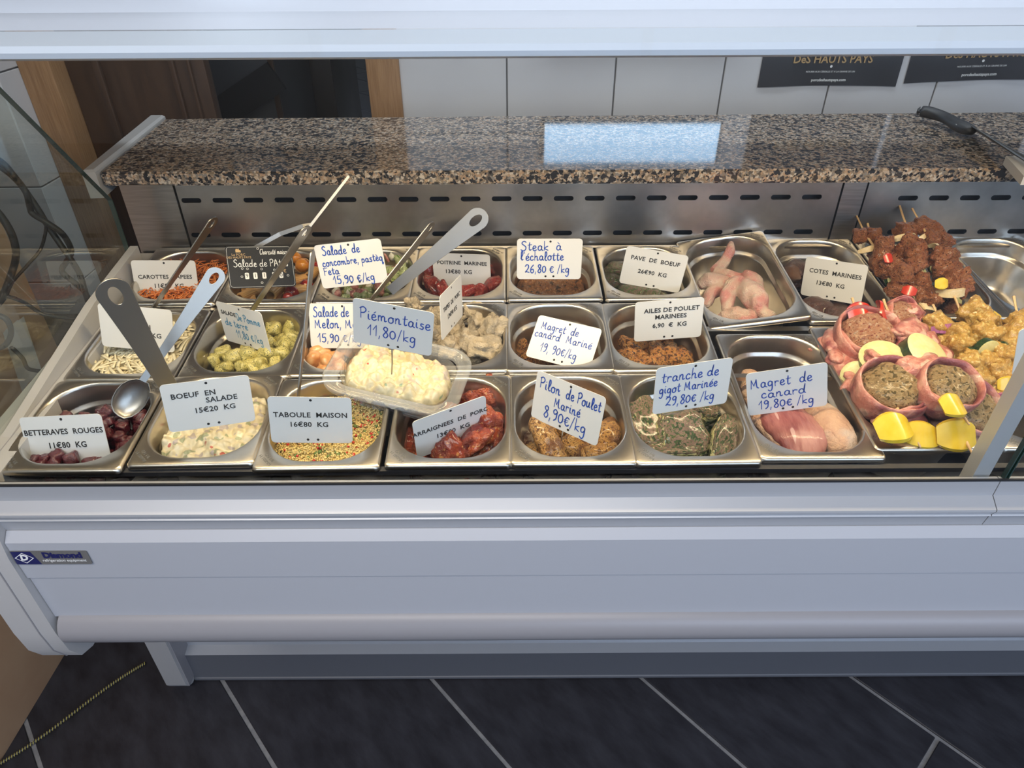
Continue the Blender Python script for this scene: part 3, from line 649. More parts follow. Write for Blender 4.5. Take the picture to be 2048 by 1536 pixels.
card('melon', 'white card handwritten Salade de Melon, half behind the Piémontaise card', [H('Salade de', -.046, .014, .016, to=.012), H('Melon, Mozza', -.045, -.004, .0150, to=.046), H('15,90 €/kg', -.041, -.026, .0145, to=.030)])
card('piemont', 'bluish card handwritten Piémontaise 11,80/kg on a steel pin', [H('Piémontaise', -.044, .006, .0180, to=.050), H('11,80/kg', -.034, -.019, .0180, to=.032)], pin=.045)
card('beet', 'white card printed BETTERAVES ROUGES 11€80 KG', [Pn('BETTERAVES  ROUGES', 0, .0145, .0098), Pn('11€80  KG', .001, -.003)], grow=1.085)
card('boeuf', 'white card printed BOEUF EN SALADE 15€20 KG', [Pn('BOEUF  EN', -.016, .016), Pn('SALADE', .016, .0055), Pn('15€20  KG', .006, -.008)])
card('taboule', 'white card printed TABOULE MAISON 16€80 KG', [Pn('TABOULE  MAISON', 0, .008), Pn('16€80  KG', -.003, -.0065)])
card('araignee', 'white card printed ARRAIGNEES DE PORC, leaning against the tub', [Pn('ARRAIGNEES  DE  PORC', 0, .010, .0098), Pn('13€80  KG', .002, -.007)])
card('pilon', 'leaning card handwritten Pilon de Poulet Mariné 8,90€/kg', [H('Pilon', -.046, .012, .0160, to=-.012), H('de Poulet', -.004, .012, .0160, to=.049), H('Mariné', -.020, -.006, .0150, to=.022), H('8,90€/kg', -.034, -.026, .0180, to=.034)], pin=.04)
card('gigot', 'bluish card handwritten tranche de gigot Marinée 29,80€', [H('tranche de', -.044, .012, .0160, to=.036), H('gigot Marinée', -.046, -.005, .0145, to=.036), H('29,80€ /kg', -.036, -.025, .0150, to=.034)])
card('canard', 'bluish card handwritten Magret de canard 19,80€/kg at the front', [H('Magret  de', -.048, .009, .0170, to=.034), H('canard', -.034, -.009, .0155, to=.026), H('19,80€ /kg', -.038, -.027, .0150, to=.036)], pin=.03)
# black chalk card
bc = card('pates', 'black board card with white chalk writing Salade de PAtes and a gold crest', [
    H('Charcuté maison', .000, .0205, .0095, 'chalk', slant=.15, width=.0009, to=.047), H('Salade de PAtes', -.043, .000, .0125, 'chalk', width=.0011, to=.044)], k='black', holes=False)
o1 = rrect(CW-.003, CH-.003, .005, 5); o2 = rrect(CW-.0037, CH-.0037, .0046, 5); n = len(o1)
obj('border_line', mesh('border_line', [(x, y, .0006) for x, y in o1+o2], [(i, (i+1) % n, (i+1) % n+n, i+n) for i in range(n)], M_['chalk']), bc)
def onc(t, x, y, s, m, **k): obj('lettering', text_me('lettering', t, s, M_[m], **k), bc, Matrix.Translation((x, y, .0007)))
onc('Le PORC', -.033, .0205, .0055, 'gold'); onc('DES HAUTS PAYS', -.033, .0160, .0050, 'gold')
crest = [(-.004, 0), (-.004, .004), (-.0025, .0065), (-.0008, .005), (.0008, .0068), (.0018, .004), (.0042, .003), (.0038, 0)]
obj('crest', mesh('crest', [(x-.033, y+.0245, .0007) for x, y in crest], [tuple(range(8))], M_['gold']), bc)
for x, t, m in ((-.024, '9', 'ink'), (-.011, '1', 'ink'), (.003, '1', 'ink'), (.019, '8', 'ink'), (.030, '0', 'ink')):
    obj('digit_window', loft('digit_window', [[(a+x, b-.015, z) for a, b in rrect(.0062, .0105, .0015, 3)] for z in (.0005, .0009)], M_['card'], smooth=False), bc); 
    obj('lettering', text_me('lettering', t, .0095, M_[m]), bc, Matrix.Translation((x, -.015, .0012)))
onc('€', .037, -.0085, .008, 'gold')
for x, y in ((-.002, .0305), (-.030, .0035-.006), (-.022, -.003), (.000, -.004), (.020, -.006), (.041, -.016), (-.032, -.016), (-.002, -.027)): obj('hole', ringm, bc, Matrix.Translation((x, y, .0007)))
# card cut by the right edge of the frame
Pc = onY(2040, 700, .10); m = Matrix.Translation(Pc + Vector((.0465, 0, .006))) @ Matrix.Rotation(radians(85), 4, 'X') @ Matrix.Rotation(radians(12), 4, 'Z')
rc = empty('price_card', m); tag(rc, 'plain white card cut off by the right edge of the picture', 'price card', 'price cards in the food pans'); obj('sheet', card_me('card'), rc); obj('pin', tube_me('pin', [(0, -.030, -.0012), (0, -.06, -.0012), (0, -.085, -.001)], .0009, M_['utensil'], 6), rc)
# ------------------------------------------------------------------ utensils
def handle_me(L, w0, w1, t=.0014, hole=True, name='handle', bend=.0):
    """flat steel handle lying along +y from 0 to L, wider at the far end, with a hanging hole"""
    out = []; n = 10
    for i in range(n+1): out.append((-(w0+(w1-w0)*(i/n)**1.5)/2, (L-w1/2)*i/n))
    arc = [(w1/2*cos(radians(a)), L-w1/2+w1/2*sin(radians(a))) for a in range(165, 0, -15)]
    right = [(-x, y) for x, y in out[::-1]]
    P = out + arc + right
    c = bpy.data.curves.new(name, 'CURVE'); c.dimensions = '2D'; c.fill_mode = 'BOTH'; c.extrude = t/2; c.bevel_depth = .0003; c.bevel_resolution = 1
    def sp(P):
        s = c.splines.new('POLY'); s.points.add(len(P)-1); s.use_cyclic_u = True
        for i, (x, z) in enumerate(P): s.points[i].co = (x, z, 0, 1)
    sp(P)
    if hole: sp([(w1*.2*cos(a*pi/8), L-w1*.62+w1*.36*sin(a*pi/8)) for a in range(16)])
    o = bpy.data.objects.new(name, c); COL.objects.link(o)
    dg = bpy.context.evaluated_depsgraph_get(); dg.update(); me = bpy.data.meshes.new_from_object(o.evaluated_get(dg)); bpy.data.objects.remove(o)
    if bend:
        for v in me.vertices: v.co.z += bend*(v.co.y/L)**2
    me.materials.clear(); me.materials.append(M_['utensil']); return me
def axes(A, B, facing):
    y = (B-A).normalized(); z = (facing - y*facing.dot(y)).normalized(); x = y.cross(z)
    m = Matrix((x, y, z)).transposed().to_4x4(); m.translation = A; return m
def toward(P): return (CAM-P).normalized()
def spoon_bowl(L, W, D):
    rings = []; n = 16
    for k in range(7):
        t = k/6; rr = sin(t*pi/2)
        rings.append([(W/2*rr*cos(a*2*pi/n), L/2*rr*sin(a*2*pi/n)*(1.08 if sin(a) > 0 else 1), -D*cos(t*pi/2)**1.0) for a in range(n)])
    inner = [[(x*.97, y*.97, z+.0014) for x, y, z in r] for r in rings[::-1]]
    return loft('bowl', rings+inner, M_['utensil'], cap0=True, cap1=True)
def utensil(name, label, A, B, w0, w1, roll=0.0, bowl=None, hole=True, bend=0.0, bowl_shift=.4):
    L = (B-A).length; f = Matrix.Rotation(radians(roll), 3, (B-A).normalized()) @ toward((A+B)/2)
    r = empty(name, axes(A, B, f)); tag(r, label, 'spatula' if name == 'spatula' else 'serving spoon', 'steel serving utensils in the pans')
    obj('handle', handle_me(L, w0, w1, hole=hole, bend=bend), r)
    if bowl:
        bl, bw, bd, tilt = bowl
        obj('bowl', spoon_bowl(bl, bw, bd), r, Matrix.Rotation(radians(tilt), 4, 'X') @ Matrix.Translation((0, -bl*.47, .0)))
    return r
A_ = onY(285, 762, .145); B_ = onY(441, 538, .24)
sp = utensil('serving_spoon', 'steel serving spoon in the diced beetroot, bowl up, holed handle', A_, B_, .009, .026, bowl=(.062, .043, .011, 0))
# neck of the bowl
A_ = onY(338, 775, .075); B_ = onY(213, 560, .035)
utensil('spatula', 'wide flat steel spatula handle rising over the celeriac card', A_, B_, .021, .036)
A_ = onY(298, 628, .34); B_ = onY(432, 434, .40)
utensil('serving_spoon', 'steel spoon handle seen on edge before the grated carrot card', A_, B_, .010, .022, roll=62)
A_ = onY(484, 650, .300); B_ = onY(618, 452, .33)
utensil('serving_spoon', 'steel spoon handle crossing the black chalk card', A_, B_, .010, .021, roll=58)
A_ = onY(742, 600, .25); B_ = onY(868, 445, .31)
utensil('serving_spoon', 'steel spoon handle on edge, right of the cucumber card', A_, B_, .009, .017, roll=60)
A_ = onY(780, 582, .372); B_ = onY(972, 424, .42)
utensil('serving_spoon', 'wide steel spoon with an oval hole, resting in the cucumber salad', A_, B_, .016, .035)
A_ = onY(596, 800, .10); B_ = onY(626, 500, .19)
utensil('serving_spoon', 'upright steel spoon handle seen on edge behind the TABOULE card', A_, B_, .008, .017, roll=72, hole=False)
# tongs in the pasta salad
tg = empty('tongs'); tag(tg, 'thin steel tongs leaning up against the slotted back panel', 'tongs', 'steel serving utensils in the pans')
def arm(Pts, w, t, nm):
    P = [Vector(p) for p in Pts]; rings = []
    for i, p in enumerate(P):
        d = (P[min(i+1, len(P)-1)]-P[max(i-1, 0)]).normalized(); x = d.cross(toward(p)).normalized(); y = x.cross(d)
        rings.append([p+x*w/2*a+y*t/2*b for a, b in ((-1, -1), (1, -1), (1, 1), (-1, 1))])
    return obj(nm, loft(nm, rings, M_['utensil'], smooth=False), tg)
arm([onY(522, 600, .40), onY(600, 478, .43), onY(697, 353, .50)], .0042, .010, 'arm')
arm([onY(470, 560, .42), onY(505, 498, .44), onY(560, 468, .46), onY(606, 452, .47), onY(622, 450, .48)], .007, .003, 'arm')
# knife on the worktop
kn = empty('knife'); tag(kn, 'butcher knife with black moulded handle, blade resting on the white board', 'knife')
GZ = 1.101
Ps = [onZ(1838, 222, GZ+.022), onZ(1862, 226, GZ+.021), onZ(1892, 236, GZ+.019), onZ(1916, 250, GZ+.018), onZ(1944, 262, GZ+.018)]
M_['kh'] = mat('black_rubber', (.022, .022, .024), rough=.45, bump=.1, scale=700, bscale=700, bdist=.0003)
obj('handle', tube_me('handle', crom(Ps, 4), [.0115, .0135, .0145, .0147, .0145, .0140, .0136, .0132, .0130, .0130, .0132, .0138, .0145, .0150, .0145, .0125, .010], M_['kh'], 14, flat=.8), kn)
b0 = onZ(1912, 250, GZ+.022); b1 = onZ(1950, 262, GZ+.006); b2 = onZ(2060, 330, GZ+.022); b3 = onZ(2100, 345, GZ+.022); b4 = onZ(2060, 318, GZ+.026); b5 = onZ(1938, 250, GZ+.026)
V = [b0, b1, b2, b3, b4, b5]; V2 = [v+Vector((0, .0012, .0012)) for v in V]
obj('blade', mesh('blade', V+V2, [(0, 1, 2, 3, 4, 5), (11, 10, 9, 8, 7, 6)] + [(i, i+6, (i+1) % 6+6, (i+1) % 6) for i in range(6)], M_['utensil']), kn)
M_['board'] = mat('white_plastic_board', (.60, .57, .52), rough=.55, bump=.15, scale=300, bscale=300, bdist=.0004)
q = [onZ(2012, 312, GZ+.016), onZ(2048, 352, GZ+.016), onZ(2048, 352, GZ+.016)+Vector((.35, .03, 0)), onZ(2012, 312, GZ+.016)+Vector((.35, .03, 0))]
bo = obj('cutting_board', loft('cutting_board', [[(v.x, v.y, z) for v in q] for z in (GZ+.001, GZ+.003, GZ+.0145, GZ+.016)], M_['board'], smooth=False)); tag(bo, 'cream plastic cutting board at the right end of the worktop', 'cutting board')
cr = obj('crumb', None) if False else None

# ------------------------------------------------------------------ clear plastic tub of Piémontaise
M_['plastic'] = glassmat('clear_plastic', (.93, .93, .92), 1.55, rough=.12, haze=.20)
Mt = Matrix(((.9712, .2057, .1205), (-.1791, .9632, -.2005), (-.1573, .1731, .9723))).to_4x4(); Mt.translation = Vector((-.1560, .1453, .9493))
tub = empty('plastic_tub', Mt); tag(tub, 'clear ribbed plastic tub tilted over the couscous and marinated pork pans', 'tub')
TWd, TDp = .190, .133
def trr(e, z, r=.034, wav=0.0):
    P = rrect(TWd-2*e, TDp-2*e, max(r-e*.7, .008), 14, bulge=.01); out = []
    for i, (x, y) in enumerate(P):
        out.append((x*(1+wav*(1 if i % 2 else -1)), y*(1+wav*(1 if i % 2 else -1)), z))
    return out
rings = [trr(0, -.006), trr(-.0005, 0), trr(.002, .0015), trr(.006, .0012), trr(.007, -.003), trr(.0125, -.0035), trr(.014, -.001), trr(.0165, -.001), trr(.018, -.006)]
obj('rim', loft('rim', rings, M_['plastic'], cap0=False, cap1=False), tub)
def fine(e, z, wav, n=6):
    P = []; base = rrect(TWd-2*e, TDp-2*e, .030, 20, bulge=.01)
    for i, (x, y) in enumerate(base): 
        nx = x-0; ny = y-0; l = sqrt(nx*nx+ny*ny); k = wav*(1 if i % 4 < 2 else -1); P.append((x+nx/l*k, y+ny/l*k, z))
    return P
# dense points along the straight sides so that the ribs show
def dense(e, z, wav):
    base = rrect(TWd-2*e, TDp-2*e, .030, 10, bulge=.01); pts = []
    for i in range(len(base)):
        a = Vector(base[i]); b = Vector(base[(i+1) % len(base)]); n = max(1, int((b-a).length/.0017))
        pts += [a+(b-a)*j/n for j in range(n)]
    out = []
    for i, p in enumerate(pts): k = wav*sin(i*1.25); l = p.length; out.append((p.x*(1+k/l), p.y*(1+k/l), z))
    return out
obj('ribbed_body', loft('ribbed_body', [dense(.018, -.004, 0), dense(.0195, -.014, .0010), dense(.024, -.032, .0014), dense(.029, -.050, .0014), dense(.036, -.056, 0)], M_['plastic'], cap0=False, cap1=True), tub)

# ------------------------------------------------------------------ things left of the case
sc_ = empty('side_cabinet'); tag(sc_, 'tan board cabinet side standing left of the display case', 'cabinet')
box('side_board', (-1.106, -.25, 0), (-1.087, .745, 1.32), M_['tan'], sc_, .001)
box('carcass', (-1.75, -.23, .02), (-1.107, .74, 1.31), M_['tan'], sc_, .001)
db = box('low_crate', (-1.7, .80, .0), (-.99, 1.255, .44), mat('rough_dark_wood', (.045, .032, .02), (.09, .065, .042), rough=.8, scale=6, stretch=(1, 6, 6), bump=.4, bscale=30), None, .004); tag(db, 'rough dark wooden crate on the floor beneath the left wall tiles', 'crate')
pb = empty('paper_sheets'); tag(pb, 'small sheaf of white paper sheets hanging beside the cables', 'papers')
for i in range(4):
    o = onX(42, 692, -1.084+i*.0012); me = mesh('sheet', [(0, 0, 0), (0, .075, .0), (0, .055-i*.006, -.13), (0, -.01-i*.008, -.13)], [(0, 1, 2, 3)], M_['paper']); obj('sheet', me, pb, Matrix.Translation(o+Vector((0, -.03, .05))) @ Matrix.Rotation(radians(4*i), 4, 'Z'))
def cable(label, pts, r, m='cable', Y=.5):
    P = crom([onY(x, y, Y+dy) for x, y, dy in pts], 6); o = obj('power_cable', tube_me('power_cable', P, r, M_[m], 8)); tag(o, label, 'cable', 'black cables hanging left of the case'); return o
cable('thick black cable bending down behind the end glass to the crate', [(-60, 290, .02), (0, 322, 0), (28, 352, 0), (52, 385, -.01), (60, 415, 0), (66, 428, 0), (95, 446, 0), (125, 468, .01), (142, 498, .02), (138, 516, .02), (124, 542, .02), (150, 566, .02), (170, 585, .03), (180, 612, .04), (176, 660, .1)], .0052)
cable('second thick black cable twisted round the first one', [(-50, 318, 0), (0, 334, .015), (35, 362, .016), (62, 398, .014), (80, 425, .014), (96, 452, .016), (118, 485, .016), (140, 516, .008), (160, 550, .01), (172, 590, .02), (185, 625, .06)], .0055)
cable('thin black cable curling down to the left edge', [(93, 446, .012), (90, 470, .01), (80, 500, .01), (55, 530, 0), (25, 565, 0), (8, 600, 0), (-30, 640, 0)], .0028)
cable('thick black cable hanging in a loop at the left edge', [(-30, 400, -.03), (0, 430, -.03), (24, 470, -.03), (32, 510, -.03), (22, 550, -.03), (0, 600, -.03), (-25, 620, -.03)], .0062)
cable('black cable arching from the left edge to the crate', [(-10, 592, 0), (20, 594, 0), (50, 606, .02), (85, 628, .03), (120, 634, .04), (170, 640, .06)], .0038)
cable('black cable loop below the arching one, over the papers', [(-10, 628, -.02), (14, 640, -.02), (22, 668, -.02), (8, 692, -.02), (-20, 700, -.02)], .0052)
cable('lowest black cable end beside the papers', [(22, 694, .0), (45, 716, 0), (58, 738, 0), (100, 742, .02), (140, 735, .05)], .004)
# yellow and black cord on the floor
M_['yel'] = mat('yellow_cord', (.42, .36, .10), rough=.6)
c0 = onZ(292, 1323, .006); c1 = onZ(-40, 1552, .006)
cpts = [c0 + (c1-c0)*i/120 + Vector((0, .008*sin(i/120*7)-.004, 0)) for i in range(121)]
rp = empty('floor_cord'); tag(rp, 'thin twisted black and yellow cord lying on the slate floor', 'cord')
obj('core', tube_me('core', cpts, .0026, M_['cable'], 6), rp)
hel = []
for i in range(0, 1441):
    t = i/12; k = min(int(t), 119); p = cpts[k].lerp(cpts[k+1], t-k); d = (cpts[k+1]-cpts[k]).normalized(); x, y, d = frame(d); a = i*.28
    hel.append(p + (x*cos(a)+y*sin(a))*.0026)
obj('stripe', tube_me('stripe', hel, .0011, M_['yel'], 4), rp)
# ------------------------------------------------------------------ food
F = {}
def fm(k, *a, **kw): F[k] = mat(k, *a, **kw)
fm('beetroot', (.055, .008, .013), (.125, .017, .026), rough=.22, scale=3, bump=.3, bscale=6, bdist=.05, coat=.5)
fm('beetroot_juice', (.03, .004, .010), rough=.08)
fm('mayonnaise_salad', (.66, .57, .36), (.72, .64, .45), rough=.28, scale=90, bump=.4, bscale=160, bdist=.003, specks=(((.34, .36, .22), 75, .62), ((.45, .10, .07), 62, .68), ((.46, .40, .37), 90, .60)), coat=.2)
fm('piemontaise_salad', (.64, .55, .33), (.72, .63, .41), rough=.25, scale=80, bump=.3, bscale=150, bdist=.003, specks=(((.60, .50, .40), 55, .62), ((.55, .10, .06), 65, .73), ((.32, .40, .26), 70, .71)), coat=.3)
fm('couscous', (.60, .42, .13), (.72, .56, .24), rough=.5, scale=900, bump=.6, bscale=700, bdist=.002, specks=(((.45, .10, .04), 110, .68), ((.20, .26, .06), 95, .70), ((.75, .66, .40), 300, .6)))
fm('couscous_grain', (.66, .48, .16), (.78, .62, .28), rough=.45, scale=60)
fm('red_pepper', (.45, .022, .016), (.56, .05, .02), rough=.2, coat=.4)
fm('green_bits', (.12, .18, .04), rough=.4)
fm('celeriac', (.76, .66, .42), (.84, .76, .54), rough=.35, scale=60, specks=(((.40, .25, .12), 90, .74),))
fm('carrot', (.62, .15, .025), (.76, .24, .05), rough=.35, scale=60)
fm('potato', (.56, .47, .13), (.66, .57, .22), rough=.35, scale=2, bump=.2, bscale=5, bdist=.04, specks=(((.07, .08, .02), 9, .60), ((.10, .12, .03), 16, .63)), coat=.2)
fm('tripe', (.52, .41, .26), (.66, .54, .38), rough=.42, scale=2.2, bump=.5, bscale=5, bdist=.08, c3=(.42, .34, .23), coat=.1)
fm('red_marinade', (.30, .040, .015), (.50, .10, .03), rough=.22, scale=2.2, bump=.55, bscale=6, bdist=.06, coat=.6, c3=(.20, .02, .012), specks=(((.62, .26, .08), 5, .66),))
fm('dark_red_meat', (.20, .016, .012), (.34, .035, .02), rough=.2, scale=3, bump=.5, bscale=8, bdist=.05, coat=.6, specks=(((.45, .12, .06), 8, .64),))
fm('shallot_steak', (.17, .065, .028), (.34, .15, .06), rough=.35, scale=110, bump=.9, bscale=170, bdist=.004, specks=(((.05, .025, .015), 130, .60), ((.50, .26, .12), 160, .64)), coat=.3)
fm('herb_beef', (.085, .055, .038), (.15, .085, .070), rough=.3, scale=3, bump=.5, bscale=9, bdist=.05, specks=(((.045, .075, .02), 7, .52), ((.10, .13, .04), 14, .60)), coat=.4)
fm('herb_lamb', (.17, .105, .07), (.27, .17, .12), rough=.3, scale=2.5, bump=.45, bscale=10, bdist=.04, specks=(((.03, .055, .015), 6, .56), ((.06, .10, .02), 15, .57), ((.42, .38, .20), 5, .68)), coat=.5)
fm('herb_fat', (.55, .50, .28), (.38, .36, .14), rough=.3, scale=3, specks=(((.03, .06, .015), 6, .55),), coat=.4)
fm('golden_skin', (.50, .24, .06), (.62, .36, .12), rough=.3, scale=2.5, bump=.5, bscale=10, bdist=.04, specks=(((.16, .06, .02), 8, .58), ((.10, .05, .02), 22, .60)), coat=.4, c3=(.22, .09, .03))
fm('spiced_wing', (.44, .15, .035), (.56, .28, .08), rough=.4, scale=3, bump=.6, bscale=11, bdist=.05, specks=(((.12, .045, .018), 7, .54), ((.05, .025, .012), 18, .60)), coat=.2)
fm('raw_skin', (.78, .50, .40), (.84, .66, .52), rough=.32, scale=2.0, bump=.6, bscale=14, bdist=.05, c3=(.76, .34, .29), sss=.15, coat=.25)
fm('duck_skin', (.70, .45, .30), (.60, .34, .23), rough=.45, scale=55, bump=1.0, bscale=190, bdist=.006, c3=(.66, .50, .40))
fm('duck_meat', (.20, .045, .042), (.33, .115, .10), rough=.35, scale=40, stretch=(3, .6, 1), bump=.5, bscale=90, bdist=.003, coat=.25, c3=(.38, .17, .15), specks=(((.50, .30, .27), 28, .68),))
fm('marinated_beef', (.46, .14, .060), (.64, .27, .12), rough=.38, scale=2.2, bump=.8, bscale=6, bdist=.07, specks=(((.16, .05, .028), 6, .62), ((.62, .30, .14), 12, .66)), coat=.25)
fm('onion', (.66, .50, .26), (.74, .62, .40), rough=.25, scale=4, coat=.3)
fm('red_onion', (.26, .06, .19), (.40, .16, .32), rough=.25, scale=2, stretch=(6, 1, 1), coat=.4)
fm('zucchini_skin', (.012, .032, .010), (.03, .06, .018), rough=.2, scale=5, coat=.4)
fm('zucchini_flesh', (.62, .58, .25), (.70, .67, .36), rough=.35, scale=3, coat=.2)
fm('yellow_pepper', (.68, .46, .018), (.76, .55, .05), rough=.22, scale=2, coat=.5)
fm('bacon', (.46, .14, .115), (.66, .34, .27), rough=.28, scale=2.6, bump=.3, bscale=4, bdist=.06, c3=(.30, .085, .085), coat=.4, sss=.08, specks=(((.68, .42, .34), 1.3, .60),))
fm('sausage_meat', (.52, .22, .12), (.68, .40, .24), rough=.4, scale=7, bump=.7, bscale=9, bdist=.07, specks=(((.70, .48, .34), 8, .62), ((.30, .07, .04), 9, .62)), coat=.2)
fm('green_meat', (.42, .27, .11), (.56, .41, .21), rough=.38, scale=7, bump=.7, bscale=9, bdist=.07, specks=(((.16, .11, .035), 8, .58),), coat=.25)
fm('curry_chicken', (.42, .23, .045), (.56, .35, .085), rough=.25, scale=2, bump=.4, bscale=5, bdist=.07, specks=(((.08, .05, .02), 14, .69), ((.62, .46, .16), 4, .60)), coat=.5)
fm('pasta', (.62, .30, .085), (.72, .42, .15), rough=.35, scale=40, coat=.2)
fm('tomato', (.30, .018, .015), (.48, .05, .02), rough=.15, scale=2, coat=.6, c3=(.20, .015, .02))
fm('cherry_orange', (.58, .18, .02), (.66, .28, .04), rough=.2, scale=2, coat=.5)
fm('cucumber', (.34, .42, .17), (.50, .54, .30), rough=.2, scale=2, coat=.4, specks=(((.10, .18, .05), 3, .62),))
fm('feta', (.76, .72, .58), (.80, .77, .66), rough=.5, scale=5, bump=.3, bscale=8, bdist=.04)
fm('melon', (.62, .26, .08), (.70, .38, .16), rough=.3, scale=2, coat=.3)
fm('dressing', (.36, .26, .10), (.45, .34, .15), rough=.12, scale=40)
fm('brown_oil', (.16, .06, .02), (.24, .10, .03), rough=.12, scale=30)
fm('dark_juice', (.045, .016, .010), rough=.15)
fm('dark_chop', (.045, .018, .014), (.10, .035, .022), rough=.3, scale=3, bump=.4, bscale=8, bdist=.05, coat=.4)

rng = random.Random(7)
def ico(sub):
    bm = bmesh.new(); bmesh.ops.create_icosphere(bm, subdivisions=sub, radius=1); V = [v.co.copy() for v in bm.verts]; Fs = [tuple(v.index for v in f.verts) for f in bm.faces]; bm.free(); return V, Fs
ICO = {k: ico(k) for k in (1, 2, 3, 4)}
def blob_me(name, m, seed, dims=(1, 1, 1), boxy=.0, amp=.18, sc=1.3, amp2=.05, sc2=4, sub=3, amp3=0, sc3=10):
    V, Fs = ICO[sub]; out = []; off = Vector((seed*7.3, seed*3.1, seed*1.7))
    for v in V:
        p = v.copy()
        if boxy:
            mx = max(abs(p.x), abs(p.y), abs(p.z)); q = p/mx; p = p.lerp(q*.82, boxy)
        k = 1 + amp*noise.noise(v*sc+off) + amp2*noise.noise(v*sc2+off) + (amp3*(1-2*abs(noise.noise(v*sc3+off))) if amp3 else 0)
        out.append((p.x*k*dims[0], p.y*k*dims[1], p.z*k*dims[2]))
    return mesh(name, out, Fs, m, True)
def variants(name, m, n, **k): return [blob_me(name, F[m], i+1, **k) for i in range(n)]
def place(name, me, P, s, rot=None, parent=None):
    o = obj(name, me, parent); r = rot or (rng.uniform(0, 6.3), rng.uniform(0, 6.3), rng.uniform(0, 6.3))
    sc = s if isinstance(s, (tuple, list)) else (s, s, s)
    o.matrix_local = Matrix.LocRotScale(Vector(P), Euler(r), Vector(sc)); return o
def inpan(key, m=.012):
    """random spot inside the opening, local pan coordinates"""
    Mp, W, D = PANS[key]
    while True:
        x = rng.uniform(m, W-m); y = rng.uniform(m+.006, D-m-.004)
        dx = max(abs(x-W/2)-(W/2-.063), 0); dy = max(abs(y-D/2-.003)-(D/2-.07), 0)
        if sqrt(dx*dx+dy*dy) < .062-m: return x, y
def plocal(key, P):
    return PANS[key][0].inverted() @ P
def fill(key, name, m, level, amp=.006, sc=40, dome=.0, res=56, slope=(0, 0), inset=.003, label=None, cat='food', kind='stuff', seed=0, lump=0, lsc=60):
    """the surface of what fills a pan: a bumpy sheet reaching the pan's walls"""
    Mp, W, D = PANS[key]; hx = (W-.0145)/2-inset-.004; hy = (D-.0225)/2-inset-.004; V = []; Fs = []; n = res
    for i in range(n+1):
        for j in range(n+1):
            a = 2*i/n-1; b = 2*j/n-1
            # square to rounded square
            x = a*sqrt(max(0, 1-b*b*.30)); y = b*sqrt(max(0, 1-a*a*.30))
            p = Vector((x*hx, y*hy, 0)); q = Vector((p.x*sc+seed, p.y*sc, seed))
            edge = max(abs(a), abs(b))
            z = level + amp*noise.noise(q) + amp*.5*noise.noise(q*2.3) + dome*(1-edge**2) + slope[0]*a + slope[1]*b
            if lump: z += lump*(1-min(1, noise.voronoi(Vector((p.x, p.y, seed*.01))*lsc)[0][0]*1.6)**2)
            if edge > .97: z -= .012
            V.append((p.x+W/2, p.y+D/2+.0035, z))
    for i in range(n):
        for j in range(n): k = i*(n+1)+j; Fs.append((k, k+n+1, k+n+2, k+1))
    o = obj(name, mesh(name, V, Fs, F[m], True), None, Mp)
    if kind: o['kind'] = kind
    tag(o, label, cat); return o
def zat(key, x, y, level, dome=0): return level
def pile(key, name, meshes, n, size, level, spread=.010, m=.014, label=None, cat='food', group=None, squash=1, yr=(0, 1), xr=(0, 1)):
    Mp, W, D = PANS[key]; k = 0
    while k < n:
        x, y = inpan(key, m)
        if not (yr[0] <= y/D <= yr[1] and xr[0] <= x/W <= xr[1]): continue
        s = rng.uniform(*size); P = Mp @ Vector((x, y, level + rng.uniform(-.3, 1)*spread))
        o = place(name, rng.choice(meshes), P, s); tag(o, label, cat, group); k += 1
def at(name, me, px, py, h, s, rot=None, label=None, cat='food', group=None):
    o = place(name, me, dk(px, py, h), s, rot); tag(o, label, cat, group); return o
def strands(key, name, m, n, level, length, r, spread, label, seed=1, m0=.012, curl=.3):
    rr = random.Random(seed); Mp, W, D = PANS[key]; V = []; Fs = []
    for _ in range(n):
        x, y = inpan(key, m0); L = rr.uniform(*length); a = rr.uniform(0, 2*pi); z = level + rr.uniform(0, 1)*spread + .004*noise.noise(Vector((x*60, y*60, seed)))
        el = rr.uniform(-.35, .35); da = rr.uniform(-curl, curl)*4; p = Vector((x, y, z)); n0 = len(V); K = 5; w = r*rr.uniform(.7, 1.3)
        for i in range(K):
            d = Vector((cos(a)*cos(el), sin(a)*cos(el), sin(el))); nx = Vector((-sin(a), cos(a), 0)); nz = Vector((0, 0, 1))
            for sx, sz in ((-1, -.6), (1, -.6), (1, .6), (-1, .6)): V.append(p+nx*w*sx+nz*w*sz)
            p = p + d*L/(K-1); a += da/K; el -= .12
        for i in range(K-1):
            b = n0+4*i
            for q in range(4): Fs.append((b+q, b+(q+1) % 4, b+4+(q+1) % 4, b+4+q))
        Fs += [(n0+3, n0+2, n0+1, n0), (n0+4*K-4, n0+4*K-3, n0+4*K-2, n0+4*K-1)]
    o = obj(name, mesh(name, V, Fs, F[m], True), None, Mp); o['kind'] = 'stuff'; tag(o, label, 'salad'); return o

# --- beetroot
fill('beet', 'beetroot_juice', 'beetroot_juice', -.052, amp=.0015, label='dark beetroot juice at the bottom of the front left pan', cat='juice')
BT = variants('beetroot_cube', 'beetroot', 6, boxy=.93, amp=.18, amp2=.05, sub=3)
GB = 'diced beetroot in the front left pan'
pile('beet', 'beetroot_cube', BT, 75, (.0072, .0108), -.044, .022, label='dark red beetroot cube in the front left pan', cat='beetroot', group=GB)
for x, y, s in ((72, 921, .009), (92, 918, .009), (116, 914, .011), (143, 917, .011), (85, 928, .008), (110, 926, .009), (200, 922, .006)): at('beetroot_cube', BT[int(s*1e4) % 6], x, y, -.018, s*.85, label='dark red beetroot cube heaped against the BETTERAVES ROUGES card', cat='beetroot', group='beetroot cubes before the card')
